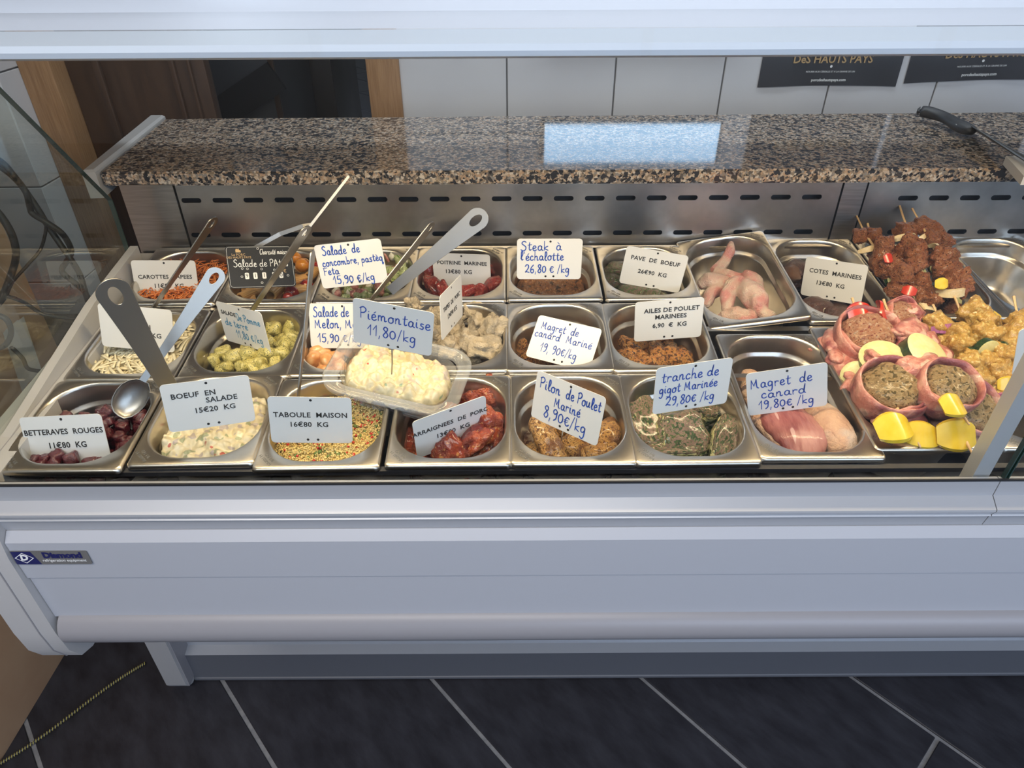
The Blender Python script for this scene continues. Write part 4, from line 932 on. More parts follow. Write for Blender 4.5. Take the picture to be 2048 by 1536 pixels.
# --- creamy beef salad
fill('boeuf', 'beef_salad', 'mayonnaise_salad', -.026, amp=.008, sc=45, dome=.006, res=110, seed=3, lump=.006, lsc=66, label='creamy beef salad heaped in its pan behind the BOEUF EN SALADE card', cat='salad')
# --- couscous salad
fill('tab', 'couscous_bed', 'couscous', -.030, amp=.005, sc=40, dome=.004, res=100, seed=5, lump=.0022, lsc=330, slope=(.004, -.002), label='yellow couscous bed of the taboulé', cat='salad')
def grains():
    V0, F0 = ICO[1]; V = []; Fs = []; MI = []; Mp, W, D = PANS['tab']
    for k in range(5200):
        x, y = inpan('tab', .008); hx = W/2; hy = D/2
        a = (x-hx)/hx; b = (y-hy)/hy
        z = -.0285 + .004*(1-max(abs(a), abs(b))**2) + .005*noise.noise(Vector(((x-hx)*40+5, (y-hy-.0035)*40, 5)))+ rng.uniform(0, .0035) + .004*a
        r = rng.uniform(.0009, .0016); n0 = len(V); mi = 0
        u = rng.random()
        if u > .975: mi = 1; r *= 1.7
        elif u > .955: mi = 2; r *= 2.0
        for v in V0: V.append((x+v.x*r, y+v.y*r, z+v.z*r))
        for f in F0: Fs.append(tuple(i+n0 for i in f)); MI.append(mi)
    o = obj('couscous_grains', mesh('couscous_grains', V, Fs, [F['couscous_grain'], F['red_pepper'], F['green_bits']], True, MI), None, Mp); tag(o, 'loose couscous grains with red and green pepper dice', 'salad', kind='stuff')
grains()
PEA = variants('chickpea', 'green_bits', 2, amp=.1)
for x, y in ((634, 908), (702, 880), (646, 897), (720, 850)): at('olive', PEA[0], x, y, -.024, .0042, label='small green olive piece in the couscous salad', cat='olive', group='green pieces in the couscous')
# --- marinated pork
fill('arai', 'marinade', 'dark_juice', -.060, label='dark marinade under the red pork pieces', cat='marinade')
RM = variants('pork_piece', 'red_marinade', 5, dims=(1.15, .8, .5), amp=.5, amp2=.22, sc2=3, sub=4, amp3=.06, sc3=8)
GP = 'marinated pork pieces'
for i, (x, y, s, h) in enumerate(((955, 775, .030, -.03), (985, 800, .022, -.03), (945, 810, .028, -.045), (975, 860, .030, -.028), (935, 890, .034, -.030), (990, 885, .026, -.038), (900, 905, .028, -.032), (960, 905, .022, -.036), (850, 905, .028, -.05), (820, 890, .026, -.055), (905, 850, .03, -.05))):
    at('pork_piece', RM[i % 5], x, y, h, s, label='glossy red marinated pork piece in its front row pan', cat='meat', group=GP)
# --- drumsticks
fill('pilon', 'marinade', 'dark_juice', -.075, label='dark marinade under the drumsticks', cat='marinade')
def drum(name, m, P, R, lab, cat, group, seed, amp=.003):
    pts = crom(P, 5); n = len(pts); k = len(R)
    rad = [R[min(int(i/(n-1)*(k-1)), k-2)]*(1-(i/(n-1)*(k-1)-min(int(i/(n-1)*(k-1)), k-2))) + R[min(int(i/(n-1)*(k-1)), k-2)+1]*(i/(n-1)*(k-1)-min(int(i/(n-1)*(k-1)), k-2)) for i in range(n)]
    c = sum(pts, Vector())/n; s = .03
    me = tube_me(name, [(p-c)/s for p in pts], [r/s for r in rad], F[m], 24, noise_amp=amp/s*1.6, noise_scale=2.4, seed=seed)
    o = obj(name, me, None, Matrix.LocRotScale(c, None, Vector((s, s, s)))); tag(o, lab, cat, group); return o
GD = 'marinated chicken drumsticks'; LD = 'golden herbed chicken drumstick in the middle front pan'
drum('drumstick', 'golden_skin', [dk(1070, 842, -.014), dk(1080, 852, -.012), dk(1094, 880, -.016), dk(1108, 905, -.022), dk(1118, 922, -.03)], [.010, .016, .0145, .015, .012], 'large golden drumstick, bone end up, left in the middle front pan', 'drumstick', None, 1)
drum('drumstick', 'golden_skin', [dk(1195, 890, -.035), dk(1215, 878, -.03), dk(1222, 850, -.035)], [.016, .019, .014], LD, 'drumstick', GD, 2)
drum('drumstick', 'golden_skin', [dk(1120, 905, -.05), dk(1145, 895, -.042), dk(1185, 880, -.045)], [.014, .022, .017], LD, 'drumstick', GD, 3)
drum('drumstick', 'golden_skin', [dk(1170, 915, -.036), dk(1195, 908, -.034), dk(1228, 898, -.036)], [.013, .018, .012], LD, 'drumstick', GD, 4)
drum('drumstick', 'golden_skin', [dk(1065, 905, -.055), dk(1085, 915, -.05), dk(1130, 920, -.05)], [.018, .02, .012], LD, 'drumstick', GD, 5)
drum('drumstick', 'golden_skin', [dk(1110, 860, -.06), dk(1140, 850, -.055), dk(1190, 860, -.055)], [.018, .022, .012], LD, 'drumstick', GD, 6)
# --- lamb slices
fill('gigot', 'marinade', 'herb_fat', -.065, amp=.008, label='herb marinade under the lamb slices', cat='marinade')
def slab(name, m, c, s, rot, lab, cat, group, seed, amp=.22, fat=None, boxy=.55):
    me = blob_me(name, F[m], seed, boxy=boxy, amp=amp, amp2=.06, sc2=5, sub=4)
    o = obj(name, me, None, Matrix.LocRotScale(c, Euler([radians(a) for a in rot]), Vector(s))); tag(o, lab, cat, group)
    if fat: 
        f = obj('fat_edge', blob_me('fat_edge', F[fat], seed, boxy=boxy, amp=amp, amp2=.10, sc2=7, sub=4), o); f.matrix_local = Matrix.LocRotScale(Vector((0, -.05, -.05)), None, Vector((1.01, 1.02, .80)))
    return o
slab('lamb_slice', 'herb_lamb', dk(1368, 868, -.024), (.038, .036, .014), (38, 6, 8), 'large herb coated lamb slice lying on top in the middle of its pan', 'lamb', None, 11, fat='herb_fat')
slab('lamb_slice', 'herb_lamb', dk(1292, 845, -.030), (.026, .046, .016), (20, -18, 8), 'herb coated lamb slice at the left of its pan', 'lamb', None, 12, fat='herb_fat')
slab('lamb_slice', 'herb_lamb', dk(1450, 878, -.030), (.020, .040, .016), (25, 24, -12), 'yellowish herb coated lamb slice at the right of its pan', 'lamb', None, 13, fat='herb_fat')
slab('lamb_slice', 'herb_lamb', dk(1345, 905, -.038), (.040, .014, .016), (10, 0, 4), 'herb coated lamb piece at the front of its pan', 'lamb', None, 14, fat='herb_fat')
slab('lamb_slice', 'herb_lamb', dk(1420, 820, -.040), (.030, .018, .016), (20, 0, 30), 'pale lamb piece behind the tranche de gigot card', 'lamb', None, 15, fat='herb_fat')
# --- duck breasts
fill('canard', 'pan_juice', 'dark_juice', -.088, amp=.001, label='thin pink juice on the bottom of the duck pan', cat='juice')
BC = {}
def breast(P, wv, t, m_top, lab, seed, roll=0):
    pts = crom(P, 12); n = len(pts); rings = []; c = sum(pts, Vector())/n
    for i, p in enumerate(pts):
        d = (pts[min(i+1, n-1)]-pts[max(i-1, 0)]).normalized(); x = d.cross(Vector((0, 0, 1))).normalized(); z = x.cross(d)
        q = Matrix.Rotation(radians(roll), 3, d); x = q @ x; z = q @ z
        e = max(0.05, sin(pi*(.06+.88*i/(n-1)))**.45); ring = []
        for k in range(36):
            a = 2*pi*k/36; v = x*cos(a)*wv/2*e + z*sin(a)*t/2*e*(1.0 if sin(a) > 0 else .8)
            ring.append(p - c + v*(1+.16*noise.noise((p+v)*38+Vector((seed, 0, 0)))+.05*noise.noise((p+v)*130)))
        rings.append(ring)
    BC[seed] = c
    return obj('duck_breast', loft('duck_breast', rings, F[m_top], smooth=True), None, Matrix.Translation(c))
b1 = breast([dk(1500, 745, -.045), dk(1520, 800, -.040), dk(1560, 860, -.040), dk(1605, 912, -.042)], .050, .030, 'duck_skin', 'l', 1, roll=-10); tag(b1, 'duck breast lying skin up along the left side of its pan', 'duck breast')
b2 = breast([dk(1530, 790, -.036), dk(1560, 830, -.026), dk(1600, 872, -.020), dk(1622, 915, -.024)], .070, .030, 'duck_meat', 'm', 2, roll=8); tag(b2, 'duck breast lying red meat side up in the middle', 'duck breast')
f = breast([dk(1512, 790, -.040), dk(1530, 838, -.036), dk(1568, 880, -.032), dk(1600, 916, -.032)], .040, .026, 'duck_skin', 's', 4, roll=-5); f.name = 'skin'; f.parent = b2; f.matrix_local = Matrix.Translation(BC[4]-BC[2])
b3 = breast([dk(1625, 810, -.034), dk(1655, 845, -.022), dk(1676, 880, -.020), dk(1684, 912, -.024)], .050, .040, 'duck_skin', 'r', 3, roll=14); tag(b3, 'duck breast with dimpled peach skin on the right of its pan', 'duck breast')
# --- celeriac, carrot
fill('remou', 'celeriac_bed', 'celeriac', -.030, amp=.006, seed=2, label='bed of celeriac salad below the shreds', cat='salad')
strands('remou', 'celeriac_shreds', 'celeriac', 1300, -.034, (.018, .036), .0017, .016, 'pale shredded celeriac in creamy dressing', 3)
fill('carot', 'carrot_bed', 'carrot', -.030, amp=.006, seed=2, label='bed of grated carrot below the loose shreds', cat='salad')
strands('carot', 'grated_carrot', 'carrot', 1300, -.032, (.014, .030), .0009, .020, 'heap of bright orange grated carrot', 4)
# --- potatoes
fill('potato', 'dressing', 'dressing', -.062, label='oily dressing under the potato chunks', cat='dressing')
PO = variants('potato_chunk', 'potato', 6, dims=(1.2, .9, .8), boxy=.6, amp=.34, amp2=.10, sc2=3)
pile('potato', 'potato_chunk', PO, 26, (.011, .0145), -.045, .012, m=.02, label='herbed yellow potato chunk in the middle row pan', cat='potato', group='herbed potato chunks')
for x, y, s in ((548, 658, .0165), (580, 655, .013), (585, 675, .014), (570, 690, .015), (540, 685, .012), (446, 705, .012), (430, 722, .010), (468, 715, .013), (500, 712, .016), (535, 708, .017), (565, 712, .014), (520, 730, .012), (490, 733, .012), (455, 733, .010), (550, 728, .011)):
    at('potato_chunk', PO[(x+y) % 6], x, y, -.028, s, label='herbed yellow potato chunk in the middle row pan', cat='potato', group='herbed potato chunks')
# --- melon salad
fill('melon', 'dressing', 'brown_oil', -.06, label='dressing under the melon salad', cat='dressing')
ME = variants('melon_piece', 'melon', 4, dims=(1.2, .8, .7), boxy=.5)
pile('melon', 'melon_piece', ME, 26, (.012, .018), -.045, .016, m=.02, label='orange melon piece behind the tub', cat='melon', group='melon pieces')
at('red_onion_piece', variants('red_onion_piece', 'red_onion', 1)[0], 614, 696, -.03, .009, label='purple onion piece left of the melon salad card', cat='onion')
for x, y in ((640, 705), (626, 722), (652, 722)): at('melon_piece', ME[x % 4], x, y, -.026, .016, label='orange melon piece behind the tub', cat='melon', group='melon pieces')
# --- tripe
fill('trip', 'pan_juice', 'dark_chop', -.07, label='dark bottom of the tripe pan', cat='juice')
TR = variants('tripe_piece', 'tripe', 5, dims=(1.25, .8, .7), amp=.6, sc=1.4, amp2=.25, sc2=3, sub=4, amp3=.04, sc3=8)
for i, (x, y, h, s, rx) in enumerate(((940, 625, -.020, .023, 70), (958, 648, -.020, .022, 60), (982, 668, -.016, .026, 20), (905, 655, -.022, .024, 40), (930, 675, -.018, .024, 30), (962, 700, -.014, .026, 10), (985, 700, -.022, .020, 0), (868, 640, -.022, .022, 70), (872, 675, -.022, .026, 20), (898, 698, -.016, .024, 60), (925, 705, -.024, .020, 10), (848, 625, -.02, .02, 30), (990, 650, -.03, .02, 0), (830, 612, -.004, .015, 30))):
    at('tripe_piece', TR[i % 5], x, y, h, s, rot=(radians(rx), radians(i*37), radians(i*71)), label='pale folded tripe piece in the middle row pan', cat='tripe', group='tripe pieces')
# --- marinated duck
fill('magm', 'marinade', 'brown_oil', -.080, amp=.003, label='brown marinade under the duck pieces', cat='marinade')
SW = variants('duck_piece', 'spiced_wing', 4, dims=(1.3, .8, .5), amp=.3)
pile('magm', 'duck_piece', SW, 7, (.020, .026), -.072, .006, m=.03, label='brown marinated duck piece low in its pan', cat='duck', group='marinated duck pieces')
for x, y in ((1045, 700), (1068, 716), (1095, 722)): at('duck_piece', SW[x % 4], x, y, -.055, .018, label='brown marinated duck piece low in its pan', cat='duck', group='marinated duck pieces')
# --- spiced wings
fill('ailes', 'marinade', 'brown_oil', -.078, label='brown oil under the spiced wings', cat='marinade')
GW = 'roasted spiced chicken wings'; LW = 'roasted spiced chicken wing in the middle row'
for i, (a, b, c_) in enumerate((((1240, 682), (1265, 692), (1290, 694)), ((1300, 690), (1318, 705), (1312, 726)), ((1335, 690), (1345, 705), (1338, 730)), ((1360, 700), (1368, 715), (1365, 735)), ((1238, 705), (1262, 712), (1290, 716)), ((1275, 722), (1300, 728), (1330, 730)), ((1322, 712), (1350, 722), (1375, 726)), ((1255, 722), (1270, 730), (1290, 736)), ((1290, 660), (1315, 668), (1345, 675)))):
    drum('chicken_wing', 'spiced_wing', [dk(a[0], a[1], -.050), dk(b[0], b[1], -.042), dk(c_[0], c_[1], -.048)], [.006, .0125, .014, .009], LW, 'chicken wing', GW, 20+i, amp=.004)
# --- steak, beef, belly
fill('steak', 'shallot_steak', 'shallot_steak', -.052, amp=.010, sc=30, dome=.012, res=100, lump=.003, lsc=240, seed=9, label='grainy brown shallot steak filling its pan', cat='steak')
fill('pave', 'marinade', 'herb_beef', -.055, label='herb marinade under the beef pavés', cat='marinade')
for i, (x, y, s, h) in enumerate(((1248, 545, .030, -.03), (1228, 560, .024, -.032), (1265, 582, .028, -.030), (1300, 590, .024, -.03), (1325, 585, .020, -.034), (1340, 540, .03, -.04))):
    at('beef_piece', blob_me('beef_piece', F['herb_beef'], 30+i, dims=(1.2, .9, .6), amp=.25, sub=4), x, y, h, s, rot=(0, .2, i), label='dark green herbed beef piece in the back row', cat='beef', group='herbed beef pieces')
DR = variants('pork_belly_slice', 'dark_red_meat', 4, dims=(1.3, .7, .6), amp=.35, sub=4)
fill('poit', 'marinade', 'dark_juice', -.058, label='red marinade under the pork belly', cat='marinade')
for i, (x, y, s, h) in enumerate(((858, 545, .022, -.03), (868, 575, .022, -.03), (890, 588, .022, -.03), (925, 592, .022, -.030), (960, 588, .022, -.03), (985, 572, .022, -.03), (900, 530, .025, -.04), (940, 540, .025, -.045), (980, 545, .022, -.04))):
    at('pork_belly_slice', DR[i % 4], x, y, h, s, label='glossy dark red pork belly slice in the back row', cat='pork', group='pork belly slices')
# --- cucumber, feta, watermelon
fill('concom', 'dressing', 'dressing', -.038, amp=.002, label='orange dressing of the cucumber salad', cat='dressing')
CU = variants('cucumber_chunk', 'cucumber', 4, boxy=.7, dims=(1.2, .9, .8)); FE = variants('feta_cube', 'feta', 3, boxy=.8); RO = variants('watermelon_piece', 'bacon', 3, boxy=.6, dims=(1.2, .8, .7))
GC = 'cucumber chunks'; lc = 'green cucumber chunk in the back row salad'
pile('concom', 'cucumber_chunk', CU, 30, (.009, .012), -.034, .014, m=.018, label=lc, cat='cucumber', group=GC)
pile('concom', 'feta_cube', FE, 14, (.006, .009), -.028, .014, m=.018, label='white feta cube in the cucumber salad', cat='feta', group='feta cubes')
pile('concom', 'watermelon_piece', RO, 12, (.008, .012), -.030, .012, m=.018, label='pink watermelon piece in the cucumber salad', cat='watermelon', group='watermelon pieces')
for x, y, s in ((805, 530, .012), (812, 548, .012), (790, 552, .010), (800, 520, .011), (780, 580, .010)): at('cucumber_chunk', CU[x % 4], x, y, -.016, s, label=lc, cat='cucumber', group=GC)
for x, y, s in ((814, 520, .010), (793, 575, .0105), (786, 512, .008)): at('feta_cube', FE[x % 3], x, y, -.012, s, label='white feta cube in the cucumber salad', cat='feta', group='feta cubes')
for x, y, s in ((722, 585, .011), (760, 578, .012), (775, 512, .012)): at('watermelon_piece', RO[x % 3], x, y, -.016, s, label='pink watermelon piece in the cucumber salad', cat='watermelon', group='watermelon pieces')
# --- pasta salad
fill('pates', 'dressing', 'pasta', -.042, amp=.006, seed=4, label='oily base of the pasta salad', cat='dressing')
def rigatoni():
    rings = []; n = 40
    for r0, zs in ((1, (-1.7, 1.7)), (.72, (1.7, -1.7))):
        for z in zs: rings.append([(cos(2*pi*k/n)*(r0+(.05*(k % 2) if r0 == 1 else 0)), sin(2*pi*k/n)*(r0+(.05*(k % 2) if r0 == 1 else 0)), z) for k in range(n)])
    rings.append(rings[0]); return loft('pasta_tube', rings, F['pasta'], cap0=False, cap1=False, smooth=False)
RG = rigatoni(); GA = 'ridged pasta tubes'; la = 'ridged orange pasta tube in the pasta salad'
TM = variants('cherry_tomato', 'tomato', 3, amp=.08); TO = variants('orange_tomato', 'cherry_orange', 2, amp=.08)
Mp, W_, D_ = PANS['pates']
for k in range(26):
    x, y = inpan('pates', .02); place('pasta_tube', RG, Mp @ Vector((x, y, -.030+rng.random()*.010)), .0070); o = COL.objects[-1]; tag(o, la, 'pasta', GA)
for x, y, rz, s in ((550, 582, 80, .0105), (495, 590, 60, .0090), (510, 580, 20, .008), (598, 560, 40, .008), (625, 548, 75, .0085), (605, 530, 80, .008), (598, 578, 15, .008)):
    at('pasta_tube', RG, x, y, -.016, s, rot=(radians(92), 0, radians(rz+90)), label='ridged orange pasta tube at the surface, beside or under the black chalk card' if y > 570 else 'ridged orange pasta tube at the right rim of the pasta salad', cat='pasta', group='surface pasta tubes' if y > 570 else 'pasta tubes at the right rim')
for x, y, s in ((583, 585, .013), (612, 573, .013), (577, 594, .010), (632, 535, .011), (618, 515, .012)): at('cherry_tomato', TM[x % 3], x, y, -.018, s, label='dark red cherry tomato in the pasta salad', cat='tomato', group='red cherry tomatoes')
for x, y, s in ((605, 530, .013), (592, 515, .011)): at('orange_tomato', TO[x % 2], x, y, -.012, s, label='orange cherry tomato behind the black chalk card', cat='tomato', group='orange cherry tomatoes')
# --- chops
fill('cotes', 'marinade', 'dark_juice', -.080, label='dark marinade of the chops', cat='marinade')
DC = variants('pork_chop', 'dark_chop', 3, dims=(1.2, .9, .5), amp=.3)
for i, (x, y, s, h) in enumerate(((1640, 620, .034, -.06), (1680, 630, .034, -.06), (1730, 635, .03, -.06), (1600, 560, .036, -.06), (1590, 540, .03, -.03), (1660, 590, .03, -.06))):
    at('pork_chop', DC[i % 3], x, y, h, s, rot=(.2, .1, i), label='dark marinated chop deep in its pan', cat='chop', group='marinated chops')
o = at('pork_chop', blob_me('pork_chop', F['shallot_steak'], 5, dims=(1.3, .8, .6), amp=.3), 1585, 548, -.028, .024, rot=(.4, .3, 1.0)); tag(o, 'reddish chop against the left wall of the pan', 'chop')
# --- raw wings in the tilted pan
Mp = PANS['wings'][0]; WN = (Mp.to_3x3() @ Vector((0, 0, 1))).normalized(); W0 = WN.dot(Mp.translation)
def wk(x, y, h): return onp(x, y, WN, W0+h)
def wing(lab, chains, seed):
    c = sum((p for P, R in chains for p in P), Vector())/sum(len(P) for P, R in chains); s = .03; r = empty('chicken_wing', Matrix.LocRotScale(c, None, Vector((s, s, s)))); tag(r, lab, 'chicken wing', 'raw chicken wings in the tilted pan')
    bm_all = None; V = []; Fs = []
    for P, R in chains:
        pts = crom(P, 5); n = len(pts); k = len(R)
        rad = []
        for i in range(n):
            t = i/(n-1)*(k-1); a = min(int(t), k-2); rad.append(R[a]*(1-t+a)+R[a+1]*(t-a))
        me = tube_me('t', [(p-c)/s for p in pts], [q/s for q in rad], F['raw_skin'], 18, noise_amp=.17, noise_scale=1.9, seed=seed)
        n0 = len(V); V += [v.co.copy() for v in me.vertices]; Fs += [tuple(i+n0 for i in p.vertices) for p in me.polygons]; bpy.data.meshes.remove(me)
    obj('wing', mesh('wing', V, Fs, F['raw_skin'], True), r)
    me = r.children[0]; rm = me.modifiers.new('join', 'REMESH'); rm.mode = 'VOXEL'; rm.voxel_size = .05; rm.use_smooth_shade = True; sm = me.modifiers.new('soft', 'SMOOTH'); sm.iterations = 2; sm.factor = .6
    dg = bpy.context.evaluated_depsgraph_get(); dg.update(); nm = bpy.data.meshes.new_from_object(me.evaluated_get(dg)); me.modifiers.clear(); me.data = nm
    return r
wing('raw chicken wing with its tip standing up against the pan wall', [([wk(1462, 484, .0), wk(1458, 502, -.012), wk(1446, 525, -.028), wk(1432, 545, -.034)], [.0045, .0085, .010, .012]), ([wk(1432, 545, -.034), wk(1455, 552, -.034), wk(1485, 560, -.036)], [.0125, .0125, .012]), ([wk(1485, 562, -.036), wk(1500, 560, -.030), wk(1512, 580, -.038)], [.012, .017, .014])], 1)
wing('raw chicken wing folded at the left of the tilted pan', [([wk(1400, 570, -.034), wk(1425, 562, -.028), wk(1452, 570, -.030)], [.011, .016, .014]), ([wk(1440, 570, -.034), wk(1420, 590, -.038), wk(1410, 612, -.044)], [.015, .012, .007])], 2)
wing('raw chicken wing lying in front with its skin bent in a loop', [([wk(1450, 625, -.040), wk(1455, 600, -.030), wk(1462, 575, -.024), wk(1485, 572, -.020)], [.007, .012, .015, .017]), ([wk(1485, 572, -.022), wk(1505, 590, -.020), wk(1520, 618, -.024)], [.018, .022, .014]), ([wk(1520, 618, -.026), wk(1535, 628, -.03), wk(1548, 634, -.034)], [.014, .010, .005])], 3)
wing('raw chicken wing at the bottom, mostly covered by the others', [([wk(1440, 640, -.046), wk(1475, 632, -.040), wk(1510, 640, -.040)], [.010, .018, .012])], 4)
# --- salad in the tub
def tub_fill():
    V = []; Fs = []; n = 110; hx = TWd/2-.0195; hy = TDp/2-.0195
    for i in range(n+1):
        for j in range(n+1):
            a = 2*i/n-1; b = 2*j/n-1; x = a*sqrt(max(0, 1-b*b*.30))*hx; y = b*sqrt(max(0, 1-a*a*.30))*hy; e = max(abs(a), abs(b))
            q = Vector((x, y, 0)); z = -.008 + .006*(1-e*e) + .008*noise.noise(q*45) + .009*(1-min(1, noise.voronoi(q*72)[0][0]*1.45)**2)+.002*noise.noise(q*200) - (.020*max(0, (e-.85)/.15)**2)
            V.append((x, y, z))
    for i in range(n):
        for j in range(n): k = i*(n+1)+j; Fs.append((k, k+n+1, k+n+2, k+1))
    o = obj('piemontaise_salad', mesh('piemontaise_salad', V, Fs, F['piemontaise_salad'], True), None, Mt); tag(o, 'lumpy cream coloured piémontaise salad inside the plastic tub', 'salad', kind='stuff')
    rings = []
    for z, e in ((-.012, .0265), (-.03, .028), (-.050, .034)): rings.append([(x, y, z) for x, y in rrect(TWd-2*e, TDp-2*e, .026, 10)])
    o = obj('salad_body', loft('salad_body', rings, F['piemontaise_salad'], cap0=True), None, Mt); tag(o, 'the salad pressed against the ribbed sides of the tub', 'salad', kind='stuff')
tub_fill()

# ------------------------------------------------------------------ skewers
CH = {k: variants('meat_chunk', k, 6, boxy=.75, dims=(1.1, .95, .9), amp=.34, sc=1.8, amp2=.16, sc2=4, sub=4, amp3=.07, sc3=9) for k in ('marinated_beef', 'curry_chicken')}
def curved_slab(name, m, R=1.0, th=.22, ang=110, hgt=1.1):
    n = 12; rings = []
    for i in range(n+1):
        a = radians(-ang/2+ang*i/n); e = sin(pi*(.08+.84*i/n))**.4
        rings.append([((R+dx)*sin(a), z*hgt*e*.5, (R+dx)*cos(a)-R) for dx, z in ((0, -1), (th, -.85), (th, .85), (0, 1))])
    return loft(name, rings, F[m], smooth=True, angle=50)
def zuc():
    n = 28; V = []; rings = [[(r*cos(2*pi*k/n), r*sin(2*pi*k/n), z) for k in range(n)] for r, z in ((.90, -.36), (1, -.30), (1, .30), (.90, .36))]
    me = loft('zucchini_slice', rings, F['zucchini_skin'], smooth=True, angle=50); me.materials.append(F['zucchini_flesh'])
    for p in me.polygons:
        if abs(p.normal.z) > .8: p.material_index = 1
    return me
PARTS = {'onion': curved_slab('onion_piece', 'onion', ang=135, hgt=.55, th=.16), 'red_onion': curved_slab('red_onion_piece', 'red_onion', ang=130, hgt=.6, th=.16), 'red': curved_slab('red_pepper_piece', 'red_pepper', ang=70, th=.10), 'yellow': curved_slab('yellow_pepper_piece', 'yellow_pepper', ang=70, th=.10), 'zuc': zuc()}
PNAME = {'onion': 'onion_piece', 'red_onion': 'red_onion_piece', 'red': 'red_pepper_piece', 'yellow': 'yellow_pepper_piece', 'zuc': 'zucchini_slice'}
def skewer(lab, cat_m, items, stick, group):
    """items: (kind, px, py, height above the rims, size, rotation); stick: list of points"""
    r = empty('skewer', Matrix.Translation(stick[0])); tag(r, lab, 'skewer', group); inv = Matrix.Translation(-stick[0])
    st = tube_me('stick', [p-stick[0] for p in stick], [.0021]*(len(stick)-1)+[.0014], M_['wood'], 8); obj('stick', st, r)
    for i, it in enumerate(items):
        k, x, y, h, s = it[:5]; rot = it[5] if len(it) > 5 else None
        P = dk(x, y, h) - stick[0]
        if k == 'm': place('meat_chunk', CH[cat_m][rng.randrange(6)], P, s, rot, r)
        else:
            o = place(PNAME[k], PARTS[k], P, s, rot or (radians(rng.uniform(-40, 10)), radians(rng.uniform(-20, 20)), rng.uniform(0, 3)), r)
    return r
R3 = lambda *a: tuple(radians(v) for v in a)
GS = 'beef skewers at the back'
def z1(x, y): return 1600+x*.21875, 400+y*.21875
def zi(L):
    out = []
    for it in L: x, y = z1(it[1], it[2]); out.append((it[0], x, y)+tuple(it[3:]))
    return out
skewer('left beef skewer with a red pepper strip and dark zucchini', 'marinated_beef', zi([('m', 550, 330, .034, 0.0129), ('m', 665, 330, .036, 0.0146), ('onion', 670, 440, .030, .022, R3(55, 0, 25)), ('m', 760, 440, .034, 0.0181), ('red', 815, 530, .052, .016, R3(50, 0, 25)), ('m', 730, 560, .026, 0.0172), ('m', 850, 600, .036, 0.0155), ('m', 930, 680, .034, 0.0163), ('m', 800, 640, .024, 0.0163), ('zuc', 840, 735, .012, .012, R3(50, 20, 0)), ('m', 890, 820, .010, 0.0155), ('red', 1000, 830, .024, .017, R3(50, 0, -30)), ('m', 1065, 890, .004, 0.0163), ('onion', 1130, 975, -.004, .025, R3(40, 0, -10))]),
       [dk(1712, 430, .045), dk(1732, 470, .036), dk(1780, 540, .030), dk(1850, 620, .0)], GS)
skewer('middle beef skewer with a broad onion band near its top', 'marinated_beef', zi([('m', 970, 275, .046, 0.0163), ('onion', 985, 340, .046, .026, R3(50, 0, 10)), ('m', 1000, 420, .044, 0.0189), ('m', 1065, 505, .040, 0.0181), ('m', 1060, 590, .036, 0.0172), ('zuc', 1070, 690, .014, .015, R3(60, 10, 0)), ('m', 1100, 765, .016, 0.0172), ('m', 1210, 890, .006, 0.0155), ('m', 940, 500, .03, 0.0155)]),
       [dk(1799, 412, .062), dk(1813, 452, .050), dk(1835, 520, .036), dk(1870, 610, -.002)], GS)
skewer('right beef skewer ending in a white onion and bare stick tip', 'marinated_beef', zi([('m', 1120, 235, .052, 0.0163), ('m', 1240, 300, .044, 0.0146), ('m', 1300, 370, .036, 0.0155), ('onion', 1150, 325, .050, .018, R3(40, 0, 40)), ('m', 1185, 375, .042, 0.0155), ('onion', 1262, 430, .050, .018, R3(50, 0, 80)), ('m', 1270, 535, .040, 0.0172), ('m', 1350, 520, .03, 0.0163), ('zuc', 1240, 610, .024, .012, R3(70, 0, 0)), ('m', 1310, 640, .028, 0.0181), ('m', 1370, 610, .022, 0.0155), ('yellow', 1300, 765, .038, .018, R3(60, 0, 5)), ('m', 1430, 720, .026, 0.0181), ('m', 1370, 810, .016, 0.0163), ('m', 1470, 780, .022, 0.0163), ('onion', 1440, 850, .020, .028, R3(75, 0, 15)), ('m', 1360, 1005, -.030, 0.0155), ('zuc', 1400, 930, -.03, .014, R3(60, 20, 0))]),
       [dk(1824, 417, .066), dk(1838, 440, .058), dk(1880, 520, .032), dk(1908, 590, .018), dk(1924, 632, .006)], GS)
for lab, a, b in (('beef skewer stick tip poking out behind the left skewer', (1735, 447), (1742, 470)), ('beef skewer stick tip poking out at the right of the heap', (1871, 446), (1875, 470))):
    skewer(lab, 'marinated_beef', [('m', b[0]+10, b[1]+60, -.01, .018), ('m', b[0]+22, b[1]+90, -.02, .018)], [dk(a[0], a[1], .03), dk(b[0], b[1], .018), dk(b[0]+25, b[1]+100, -.02)], GS)
